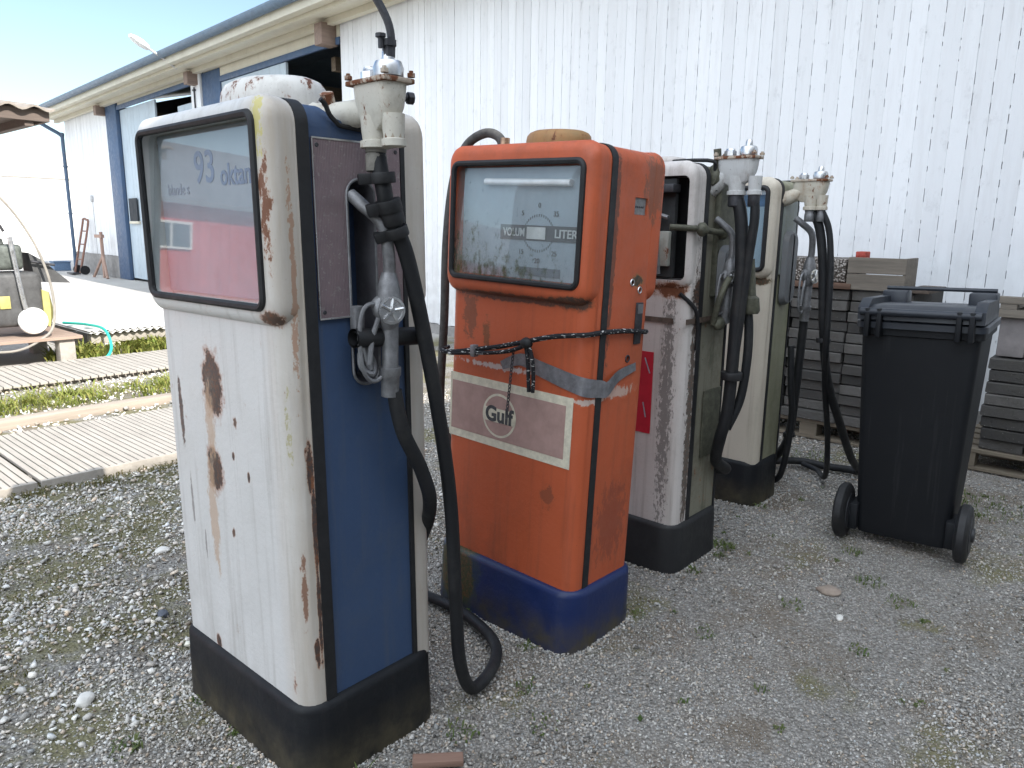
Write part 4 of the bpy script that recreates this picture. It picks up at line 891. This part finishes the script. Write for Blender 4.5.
# ---------------------------------------------------------------- elastic strap tied round the orange pump
ES = empty('elastic_strap', (1.775, 1.325, 0), label='black elastic cord with white flecks tied round the orange pump', cat='strap')
m = NM('flecked_cord', .8, 0, .2); wv = m.n('ShaderNodeTexWave'); m.put(m.co, wv.inputs[0]); wv.inputs['Scale'].default_value = 60; wv.inputs['Distortion'].default_value = 4
cordm = m.done(m.mix(m.ramp(m.noise(120, 2, v=(.6, .35, 1.5)), .60, .66), (.018, .018, .02), (.5, .5, .48)))
def cord(pts, r, name='cord'): bm = B(); tube(bm, pts, r, 8, smooth=6); return obj(name, bm, cordm, ES)
cord([(.06, .62, .93), (.005, .60, .925), (-.012, .52, .932), (-.012, .40, .955), (-.012, .30, .975), (-.012, .20, 1.0), (-.010, .08, 1.030), (.02, -.02, 1.042), (.08, -.035, 1.045), (.20, -.04, 1.040), (.33, -.035, 1.025), (.37, .0, 1.02)], .008)
cord([(-.014, .54, .925), (-.018, .42, .940), (-.022, .33, .952), (-.024, .24, .970), (-.016, .17, 1.0)], .007)
cord([(-.018, .185, .998), (-.022, .172, .95), (-.020, .169, .89), (-.018, .168, .845)], .0065, 'loose_end'); cord([(-.018, .175, .998), (-.022, .152, .95), (-.020, .149, .89), (-.018, .152, .845)], .0065, 'loose_end')
bm = B(); lump(bm, (-.02, .18, 1.0), .018, (1, 1.2, 1), 3); obj('knot', bm, GM, ES)
bm = B(); box(bm, -.026, -.004, .405, .425, .928, .968, .002); obj('clip', bm, MT['alu'], ES)
bm = B(); z = .965; i = 0; 
while z > .75: tube(bm, [Vector((-.016+(.0045*math.cos(2*PI*j/8) if i % 2 else 0), .238+(0 if i % 2 else .0045*math.cos(2*PI*j/8))+.12*(.965-z), z+.0075*math.sin(2*PI*j/8))) for j in range(8)], .0019, 5, closed=True); z -= .0115; i += 1
obj('chain', bm, MT['dark_metal'], ES)

# ================================================================== wheelie bin
BN = empty('wheelie_bin', (3.40, .757, .0), (math.radians(-1.2), 0, math.radians(4)), label='black two-wheeled waste bin standing in front of the paving slabs', cat='waste bin')
bk = NM('bin_plastic', .6, 0, .28); bc = bk.mix(bk.ramp(bk.noise(2, 5), .3, .7), (.004, .0048, .0065), (.007, .008, .010)); bc = bk.mix(bk.ramp(bk.noise(1, 5, v=(30, 30, 1.5)), .6, .75, 0, .25), bc, (.05, .05, .05)); bk.bump(bk.noise(220, 3), .0008, .5); binm = bk.done(bc)
bing = simple('bin_lid_plastic', (.022, .026, .034), .42, 0, .25, 6, .0005)
bm = B()
def brg(x0, x1, hw, z, r=.03): return [(x, y, z) for x, y in rrect(x0, x1, -hw, hw, r, 4)]
rings(bm, [brg(.03, .31, .178, .035), brg(.02, .33, .184, .08), brg(.0, .45, .222, .93), brg(-.012, .47, .234, .935), brg(-.012, .47, .234, .985), brg(.0, .46, .226, .99)])
for y in (-.13, 0, .13): pass
obj('body', bm, binm, BN)
bm = B(); rings(bm, [[(x, y, .965+.0*x) for x, y in rrect(-.03, .49, -.243, .243, .04, 4)], [(x, y, .99) for x, y in rrect(-.03, .49, -.243, .243, .04, 4)], [(x, y, .995) for x, y in rrect(-.02, .48, -.235, .235, .04, 4)]]); obj('rim', bm, bing, BN)
bm = B(); rings(bm, [[(x, y, 1.0+(.05-.03*(x/.5))*0) for x, y in rrect(-.035, .48, -.235, .235, .05, 4)], [(x, y, 1.045) for x, y in rrect(-.03, .47, -.226, .226, .05, 4)], [(x, y, 1.062-.02*(x/.5)) for x, y in rrect(.01, .45, -.195, .195, .05, 4)]])
lid = obj('lid', bm, bing, BN)
bm = B()
for y in (-.212, .212): rings(bm, [[(x, y+s_*.02, z) for x, z in ((-.045, 1.0), (-.045, 1.05), (.02, 1.085), (.38, 1.075), (.45, 1.04), (.45, 1.0))] for s_ in (-1, 1)])
box(bm, .37, .47, -.228, -.12, 1.0, 1.10, .01); box(bm, .37, .47, .12, .228, 1.0, 1.10, .01); tube(bm, [(.43, -.22, 1.108), (.43, .22, 1.108)], .009, 8)
obj('lid_frame', bm, bing, lid)
bm = B(); tube(bm, [(-.055, -.22, 1.035), (-.055, .22, 1.035)], .016, 10); obj('handle', bm, bing, BN)
bm = B()
for y in (-.19, -.145, .145, .19): bm = B(); box(bm, -.07, -.005, y-.010, y+.010, .93, 1.05, .004); obj('hinge', bm, binm, BN)
bm = B(); tube(bm, [(.05, -.24, .125), (.05, .24, .125)], .012, 10); obj('axle', bm, MT['black'], BN)
for y in (-.236, .236):
    bm = B(); c = Vector((.02, y-.026, .124)); lathe(bm, c, (0, 1, 0), [(0, .09), (.004, .113), (.014, .124), (.038, .124), (.048, .113), (.052, .09)], 28); wh = obj('wheel', bm, GM, BN)
    for sgn in (-1, 1):
        bm = B(); lathe(bm, (.02, y+sgn*.0262, .124), (0, sgn, 0), [(0, .082), (.003, .080), (.004, .03), (.014, .028), (.016, .012)], 20); obj('hub', bm, MT['black'], wh)
for y in (-.19, .19): bm = B(); box(bm, -.01, .12, y-.018, y+.018, .05, .17, .006); obj('wheel_mount', bm, binm, BN)

# ================================================================== pallets and paving slabs
pw = wood('weathered_pallet', (.20, .165, .12), .55, v=(30, 2, 30))
def pallet(x, y, L, Dp, label):
    p = empty('pallet', (x, y, 0), (0, 0, math.radians(rnd.uniform(-1.5, 1.5))), label=label, cat='pallet', group='pallets under the paving slabs')
    for i in range(6): bm = B(); a = i*(Dp-.1)/5; box(bm, a, a+.1, 0, L, .10, .122, .002); obj('deck_board', bm, pw, p, False)
    for j in range(3):
        for i in range(3): bm = B(); a = i*(Dp-.12)/2; b = j*(L-.12)/2; box(bm, a+.004, a+.116, b+.004, b+.12, .015, .099, .002); obj('block', bm, pw, p, False)
    for i in range(3): bm = B(); a = i*(Dp-.12)/2; box(bm, a, a+.12, 0, L, -.005, .014, .002); obj('bottom_board', bm, pw, p, False)
    return p
pallet(4.95, 1.16, 1.15, .85, 'weathered pallet under the tall slab stack behind the farthest pump')
pallet(4.95, -.25, 1.12, .85, 'weathered pallet under the slab stack at the right edge')
def slab_mat():
    m = NM('concrete_slab', .9, 0, .2); r = m.n('ShaderNodeObjectInfo').outputs['Random']
    c = m.mix(r, (.05, .048, .046), (.125, .118, .11)); c = m.mix(m.ramp(m.noise(14, 8, rough=.75), .45, .7, 0, .6), c, (.07, .065, .055)); c = m.mix(m.ramp(m.noise(60, 4), .68, .72, 0, .8), c, (.45, .44, .42))
    m.bump(m.noise(40, 8, rough=.75), .010, .9); return m.done(c)
slm = slab_mat()
def slab_mesh(L, Dp, H, seed):
    bm = B(); box(bm, 0, Dp, 0, L, 0, H, .005, 2); rr = random.Random(seed)
    for v in bm.verts: v.co += Vector((rr.uniform(-.003, .003), rr.uniform(-.003, .003), rr.uniform(-.0015, .0015)))
    bmesh.ops.recalc_face_normals(bm, faces=bm.faces); me = bpy.data.meshes.new('paving_slab'); bm.to_mesh(me); bm.free(); me.materials.append(slm); return me
ORD = ['top', 'second', 'third', 'fourth', 'fifth', 'sixth', 'seventh', 'eighth', 'ninth', 'tenth', 'eleventh', 'twelfth', 'thirteenth', 'fourteenth']
def slab_stack(cols, rows, x, h, L, Dp, z0, desc, group, gap=.006, top_skip=None):
    ms = [slab_mesh(L-.008, Dp, h-gap, i) for i in range(4)]
    for ci, (y, cname) in enumerate(cols):
        for r in range(rows):
            o = bpy.data.objects.new('paving_slab', ms[rnd.randrange(4)]); COL.objects.link(o)
            o.location = (x+rnd.uniform(-.02, .02), y+rnd.uniform(-.007, .007), z0+r*h); o.rotation_euler = (0, 0, rnd.uniform(-.015, .015))
            k = rows-1-r
            setp(o, f'grey paving slab, {ORD[k]}{"" if k == 0 else " from top"}, {cname} of {desc}', 'paving slab', group)
A_ = [(1.19, 'right column'), (1.56, 'middle column'), (1.93, 'left column')]
slab_stack(A_, 13, 4.95, .0672, .365, .42, .126, 'the stack behind the farthest pump', 'paving slabs stacked on the left pallet')
bm = B(); box(bm, 5.38, 5.78, 1.2, 2.3, .124, .98, .01); 
setp(obj('paving_block', bm, slm, None), 'large grey concrete block standing behind the slabs on the left pallet', 'concrete block')
B_ = [(.30, 'right column'), (.535, 'left column')]
slab_stack(B_, 8, 4.95, .068, .225, .42, .126, 'low stack right of the bin', 'paving slabs stacked on the right pallet')
slab_stack([(.065, 'far right column')], 8, 4.96, .068, .225, .42, .126, 'low stack right of the bin', 'paving slabs stacked on the right pallet')
# things on the stacks
m = NM('pebble_dash', .9); vc = m.voro(70, out='Color'); sp = m.n('ShaderNodeSeparateColor'); m.put(vc, sp.inputs[0]); vd = m.voro(70)
cc = m.mix(sp.outputs[0], (.10, .08, .07), (.48, .44, .40)); cc = m.mix(m.ramp(vd, .3, .6), cc, (.06, .05, .04)); m.bump(m.math('MULTIPLY', vd, -1.), .01, 1); pebm = m.done(cc)
bm = B(); box(bm, 4.98, 5.40, 1.60, 2.30, 1.045, 1.19, .006)
setp(obj('exposed_aggregate_block', bm, pebm), 'pebbly exposed-aggregate block on a brown board behind the farthest pump', 'concrete block')
bm = B(); box(bm, 4.93, 5.42, 1.55, 2.32, 1.004, 1.04, .003)
setp(obj('wooden_board', bm, wood('brown_board', (.16, .09, .06), .5, v=(30, 2, 30))), 'brown board lying under the pebbly block on the slab stack', 'board')
CR = empty('wooden_box', (4.95, 1.245, 1.005), (0, 0, math.radians(2)), label='weathered wooden box on top of the slab stack behind the waste bin', cat='box')
wb_ = wood('grey_box_wood', (.21, .18, .145), .5, v=(30, 2, 30))
for (a, b) in ((.0, .098), (.102, .20)): bm = B(); box(bm, 0, .02, 0, .335, a, b, .002); obj('front_board', bm, wb_, CR, False)
bm = B(); box(bm, .021, .30, 0, .02, 0, .20, .002); obj('side_board', bm, wb_, CR, False)
bm = B(); box(bm, .021, .30, .315, .335, 0, .20, .002); obj('side_board', bm, wb_, CR, False)
bm = B(); box(bm, .021, .30, .0202, .3148, .17, .19, .002); obj('lid_board', bm, wb_, CR, False)
bm = B(); box(bm, 5.0, 5.10, 1.50, 1.56, 1.192, 1.24, .006); 
for k in (0, 1): lathe(bm, (4.999, 1.515+.03*k, 1.216), (-1, 0, 0), [(0, .009), (.004, .007)], 10)
setp(obj('brick', bm, simple('red_brick', (.35, .06, .045), .8, 0, .25, 20)), 'small red brick piece on the pebbly block beside the wooden box', 'brick')
bm = B(); box(bm, 4.93, 5.35, 1.10, 1.235, 1.004, 1.03, .003)
setp(obj('dark_board', bm, wood('dark_board_wood', (.12, .09, .07), .5)), 'dark board end sticking out right of the wooden box', 'board')
# right stack: upper blocks and crate top
bm = B(); box(bm, 4.99, 5.3, .60, .735, .674, .90, .01); setp(obj('upright_block', bm, simple('pale_block', (.22, .20, .195), .9, 0, .2, 9, .003)), 'pale upright block between the low slab stack and the timber above', 'concrete block')
bm = B(); box(bm, 5.02, 5.35, .38, .52, .674, .90, .01); setp(obj('upright_block', bm, simple('blue_grey_block', (.12, .14, .17), .85, 0, .2, 9, .003)), 'blue-grey upright block on the low slab stack at the right edge', 'concrete block')
PT = empty('old_timbers', (4.95, -.1, .90), label='grey timber frame lying on the upright blocks right of the bin', cat='timber')
for a, b, c_, d_ in ((0, .07, 0, .045), (0, .07, .075, .115), (.35, .42, 0, .045)): bm = B(); box(bm, a, b, 0, .88, c_, d_, .003); obj('board', bm, wb_, PT, False)
for y in (.05, .42, .76): bm = B(); box(bm, .002, .40, y, y+.08, .0455, .0745, .002); obj('spacer', bm, wb_, PT, False)

# ================================================================== left background
dk_m = wood('sunlit_decking', (.40, .365, .32), .7, v=(30, 2, 30))
def deck(x0, x1, label):
    d = empty('deck_panel', (x0, 4.27, 0), label=label, cat='decking', group='wooden deck panels laid on the gravel')
    L = x1-x0; n = int(L/.038)
    for i in range(n): bm = B(); box(bm, i*L/n+.002, (i+1)*L/n-.005, .0, 1.12, .022, .040, .002); obj('slat', bm, dk_m, d, False)
    bm = B(); box(bm, 0, L-.004, -.022, -.002, -.02, .040, .002); obj('edge_board', bm, dk_m, d, False)
    for y in (.15, .9): bm = B(); box(bm, 0, L-.01, y, y+.06, -.03, .0218, .002); obj('joist', bm, dk_m, d, False)
deck(-.3, 1.10, 'wooden deck panel at the left edge of the yard'); deck(1.115, 3.1, 'long slatted deck panel behind the white and blue pump'); 
bm = B(); box(bm, .9, 3.3, 5.72, 5.84, -.02, .05, .008); setp(obj('timber_beam', bm, wood('brown_beam', (.38, .32, .26), .65, v=(2, 30, 30))), 'weathered timber beam lying between the deck and the grass', 'beam')
d3 = empty('deck_panel', (.6, 6.95, 0), label='far slatted deck panel beyond the strip of grass', cat='decking', group='wooden deck panels laid on the gravel')
for i in range(46): bm = B(); box(bm, i*.065+.004, i*.065+.059, 0, 1.0, .03, .05, .002); obj('slat', bm, dk_m, d3, False)
bm = B(); box(bm, 0, 2.99, .1, .16, -.01, .0298); obj('joist', bm, dk_m, d3, False)
# raised sheets on blocks
SHT = empty('corrugated_sheets', (2.78, 8.35, 0), label='stack of pale corrugated sheets raised on timbers in the sunlit yard', cat='sheet stack')
bm = B()
for k in range(2):
    n = 240; top = [(2.9*i/n, .235+k*.02+.012*math.sin(i/n*2*PI*38)) for i in range(n+1)]
    rings(bm, [[(a, y, b) for a, b in top]+[(a, y, b-.004) for a, b in top[::-1]] for y in (-.05+.03*k, 2.4)])
obj('sheet', bm, simple('pale_sheet', (.62, .61, .58), .6, 0, .1, 5), SHT)
for y in (.02, 1.2, 2.2): bm = B(); box(bm, .02, 2.85, y, y+.10, .12, .212, .004); obj('timber', bm, dk_m, SHT, False)
for x in (.1, 1.4, 2.6): bm = B(); box(bm, x, x+.2, .0, .22, -.02, .119, .006); obj('block', bm, cream, SHT)
PLT = empty('low_platform', (.6, 8.05, 0), label='low wooden platform carrying the garden machine at the left edge', cat='platform')
for i in range(9): bm = B(); box(bm, 0, 2.02, i*.13, i*.13+.12, .235, .265, .003); obj('board', bm, wood('platform_wood', (.36, .26, .2), .6) if i == 0 else bpy.data.materials['platform_wood'], PLT, False)
for x in (.3, 1.15, 1.82):
    for y in (.05, .9): bm = B(); box(bm, x, x+.14, y, y+.14, -.02, .234, .006); obj('block', bm, dk_m, PLT)
# garden machine
GMc = empty('garden_machine', (2.0, 8.25, .268), label='grey and yellow garden machine with a round white wheel and long cable', cat='machine')
dg = simple('machine_grey', (.07, .07, .07), .6, .1, .4, 10); yl = simple('machine_yellow', (.38, .34, .12), .6)
bm = B(); box(bm, -.10, .38, .0, .35, .10, .62, .05, 3); obj('body', bm, dg, GMc)
bm = B(); box(bm, -.05, .25, .02, .33, .64, .88, .04, 3); lathe(bm, (.05, .1, .88), (0, 0, 1), [(0, .07), (.05, .06), (.07, .03)], 16); obj('engine', bm, simple('engine_dark', (.09, .10, .09), .6, .2, .5, 15, .004), GMc)
bm = B(); tube(bm, [(.14, -.03, .95), (.16, -.03, .7), (.19, -.04, .35), (.22, -.04, .15)], .022, 10, smooth=3); obj('chrome_tube', bm, MT['chrome'], GMc)
bm = B(); rings(bm, [[(x, y, z) for x, z in ((.30, .80), (.42, .72), (.64, .50), (.34, .52))] for y in (.05, .35)]); obj('chute', bm, dg, GMc)
bm = B(); rings(bm, [[(x, y, z) for x, z in ((.36, .45), (.42, .42), (.45, .22), (.40, .08), (.36, .12))] for y in (-.01, .08)]); obj('side_panel', bm, yl, GMc)
bm = B(); box(bm, .0, .09, -.015, -.002, .28, .40, .006); obj('side_panel', bm, yl, GMc)
bm = B(); lathe(bm, (.25, .02, .155), (0, -1, 0), [(0, .09), (.02, .12), (.07, .13), (.09, .12), (.10, .09), (.105, .03)], 26); obj('wheel', bm, simple('white_wheel', (.7, .7, .66), .4), GMc)
bm = B(); tube(bm, [(.32, .05, .155), (.32, .3, .155)], .11, 16); obj('rear_wheel', bm, GM, GMc)
bm = B(); tube(bm, [(-.02, 0, 1.0), (.05, -.02, 1.08), (.10, -.02, 1.0)], .014, 8, smooth=4); obj('handle', bm, MT['dark_metal'], GMc)
bm = B(); tube(bm, [(.30, .0, .72), (.5, .0, .68)], .012, 8); obj('lever', bm, MT['dark_metal'], GMc)
bm = B(); tube(bm, [(-.3, -.05, 1.5), (.05, -.06, 1.35), (.30, -.08, .95), (.42, -.09, .5), (.40, -.12, .12), (.25, -.18, -.02), (.0, -.2, -.10), (-.4, -.2, -.05)], .012, 8, smooth=6); obj('cable', bm, simple('grey_cable', (.25, .23, .2), .7), GMc)
# teal garden hose
bm = B(); tube(bm, [(2.75, 9.0, .29), (2.85, 8.6, .30), (2.90, 8.25, .27), (2.86, 8.02, .10), (2.70, 7.92, .015), (2.35, 7.95, .015), (1.9, 7.9, .015), (1.2, 7.8, .015)], .014, 8, smooth=8)
setp(obj('garden_hose', bm, simple('teal_hose', (.03, .38, .30), .45)), 'turquoise garden hose curling off the platform onto the ground', 'garden hose')
# sawhorse, hand truck, crate at the far wall
rw = wood('pink_wood', (.42, .28, .22), .7)
SW = empty('trestle', (7.35, 20.55, 0), label='small wooden trestle against the grey plinth of the warehouse', cat='trestle')
for a in (-1, 1):
    bm = B(); tube(bm, [(0, 0, .55), (a*.0-.1, a*.45, 0)], .035, 6); obj('leg', bm, rw, SW)
bm = B(); tube(bm, [(0, 0, 0), (0, 0, 1.15)], .04, 6); obj('leg', bm, rw, SW)
bm = B(); box(bm, -.04, .04, -.10, .35, 1.0, 1.08); obj('top_bar', bm, rw, SW, False)
HT = empty('hand_truck', (7.55, 22.3, 0), label='rusty hand truck leaning at the warehouse corner', cat='hand truck')
bm = B()
for a in (-.2, .2): tube(bm, [(-.25, a, .05), (.05, a, 1.3), (.05, a*.6, 1.45), (.05, 0, 1.48)], .028, 8, smooth=4)
for z in (.4, .8, 1.15): tube(bm, [(-.25+.3*z/1.3, -.2, z), (-.25+.3*z/1.3, .2, z)], .018, 6)
obj('frame', bm, simple('rusty_tube', (.22, .12, .09), .7, .2, .3, 15), HT)
bm = B(); box(bm, -.45, -.25, -.22, .22, .02, .05); obj('toe_plate', bm, MT['dark_metal'], HT, False)
for a in (-.25, .25): bm = B(); lathe(bm, (-.15, a-.03, .12), (0, 1, 0), [(0, .12), (.06, .12)], 18); obj('wheel', bm, GM, HT)
CB = empty('plastic_crate', (7.35, 24.3, 0), label='blue plastic crate at the foot of the downpipe', cat='crate')
bm = B(); bl = simple('blue_plastic', (.12, .19, .30), .6)
box(bm, 0, .7, 0, .5, 0, .04); box(bm, 0, .03, 0, .5, .041, .4); box(bm, .67, .7, 0, .5, .041, .4); box(bm, .031, .669, 0, .03, .041, .4); box(bm, .031, .669, .47, .5, .041, .4); obj('shell', bm, bl, CB, False)
bm = B(); tube(bm, [(-.02, -.02, .4), (.72, -.02, .4), (.72, .52, .4), (-.02, .52, .4)], .025, 6, closed=True); obj('rim', bm, bl, CB)
CB.scale = (.62, .62, .62)
# wood offcut on the gravel in the foreground
bm = B(); box(bm, 0, .13, 0, .035, 0, .018, .002); o = obj('wood_offcut', bm, wood('offcut_wood', (.25, .15, .11), .6))
o.location = (1.07, 1.275, .004); o.rotation_euler = (0, .02, math.radians(-42)); setp(o, 'short reddish wood offcut lying on the gravel in front', 'wood offcut')

# tree beyond the white house
def tree(x, y, h, rad, seed, label):
    T = empty('tree', (x, y, 0), label=label, cat='tree'); r = random.Random(seed)
    bm = B(); tube(bm, [(0, 0, -.1), (.1, 0, h*.35), (0, .1, h*.7)], lambda t: .2*(1-.6*t), 10, smooth=4)
    for i in range(7):
        a = r.uniform(0, 2*PI); z = h*r.uniform(.3, .6); tube(bm, [(0, 0, z), (math.cos(a)*rad*.4, math.sin(a)*rad*.4, z+h*.15), (math.cos(a)*rad*.7, math.sin(a)*rad*.7, z+h*.25)], lambda t: .07*(1-.7*t), 6, smooth=3)
    obj('trunk', bm, wood('bark', (.12, .09, .07), .5, v=(20, 20, 3)), T)
    V = []; F = []
    cl = [(Vector((r.gauss(0, 1), r.gauss(0, 1), r.gauss(0, .8))).normalized()*rad*r.uniform(.3, .9)+Vector((0, 0, h*.68)), rad*r.uniform(.22, .42)) for _ in range(26)]
    for c, q in cl:
        for _ in range(320):
            p = c+Vector((r.gauss(0, 1), r.gauss(0, 1), r.gauss(0, .8))).normalized()*q*r.uniform(.4, 1.05)
            u_ = Vector((r.gauss(0, 1), r.gauss(0, 1), r.gauss(0, 1))).normalized(); v_ = u_.orthogonal().normalized(); s_ = r.uniform(.05, .10); n0 = len(V)
            V += [p-u_*s_, p+v_*s_*.5, p+u_*s_, p-v_*s_*.5]; F.append((n0, n0+1, n0+2, n0+3))
    me = bpy.data.meshes.new('crown'); me.from_pydata(V, [], F); link('crown', me, GD, T, False)
tree(11.0, 55, 9.6, 2.2, 4, 'green tree beyond the white house at the left edge')

# weeds and grass
sp = []
for i in range(150): x = rnd.uniform(1.0, 3.3); sp.append((x, rnd.gauss(6.35, .18), rnd.uniform(.03, .12), 18, rnd.uniform(.03, .12), .005))
blades('grass_strip', sp, GL, 'sunlit yellow-green grass growing between the deck and the yard', 3)
sp = [(rnd.uniform(2.3, 5.6), rnd.uniform(8.2, 8.5), .1, 26, rnd.uniform(.10, .22), .012) for _ in range(90)]
blades('weeds', sp, GL, 'leafy weeds along the foot of the corrugated sheets', 4)
sp = []
for i in range(420):
    x = rnd.uniform(.5, 2.2); y = rnd.uniform(2.2, 4.25)
    sp.append((x, y, .06, 14, rnd.uniform(.006, .018), .0022))
for i in range(50): sp.append((rnd.uniform(.5, 2.2), 4.2+rnd.uniform(-.06, .06), .06, 20, .03, .003))
blades('moss', sp, GM2, 'low moss and grass between the stones on the left', 5)
sp = [(2.90, 1.33, .05, 60, .03, .0035), (2.80, 1.30, .03, 30, .02, .003), (.96, 1.36, .04, 30, .03, .003), (1.27, 1.30, .05, 30, .02, .003), (.62, 1.9, .05, 40, .02, .003), (.75, 1.6, .04, 30, .02, .003), (3.0, .75, .06, 60, .018, .0025), (2.9, .62, .06, 40, .018, .0025), (4.3, .55, .22, 160, .03, .003), (4.5, 1.6, .2, 120, .03, .003), (2.6, .9, .05, 30, .02, .003), (2.45, .62, .04, 26, .02, .003), (2.2, 1.05, .04, 26, .02, .003), (3.25, .9, .05, 30, .02, .003), (1.45, 1.15, .05, 26, .014, .003), (1.55, 1.3, .04, 26, .016, .003), (2.15, 1.29, .03, 24, .02, .003), (1.72, 1.45, .03, 24, .018, .003), (1.72, 1.75, .03, 24, .02, .003), (2.6, 1.31, .03, 24, .02, .003), (3.5, 1.42, .03, 26, .02, .003), (.84, 1.75, .02, 20, .016, .003), (.84, 1.95, .02, 20, .02, .003)]
for i in range(34): sp.append((rnd.uniform(1.4, 4.6), rnd.uniform(.3, 1.5), rnd.uniform(.006, .02), 14, rnd.uniform(.008, .016), .0028))
blades('weed_tufts', sp, GD, 'small green weed tufts dotted over the gravel', 6)
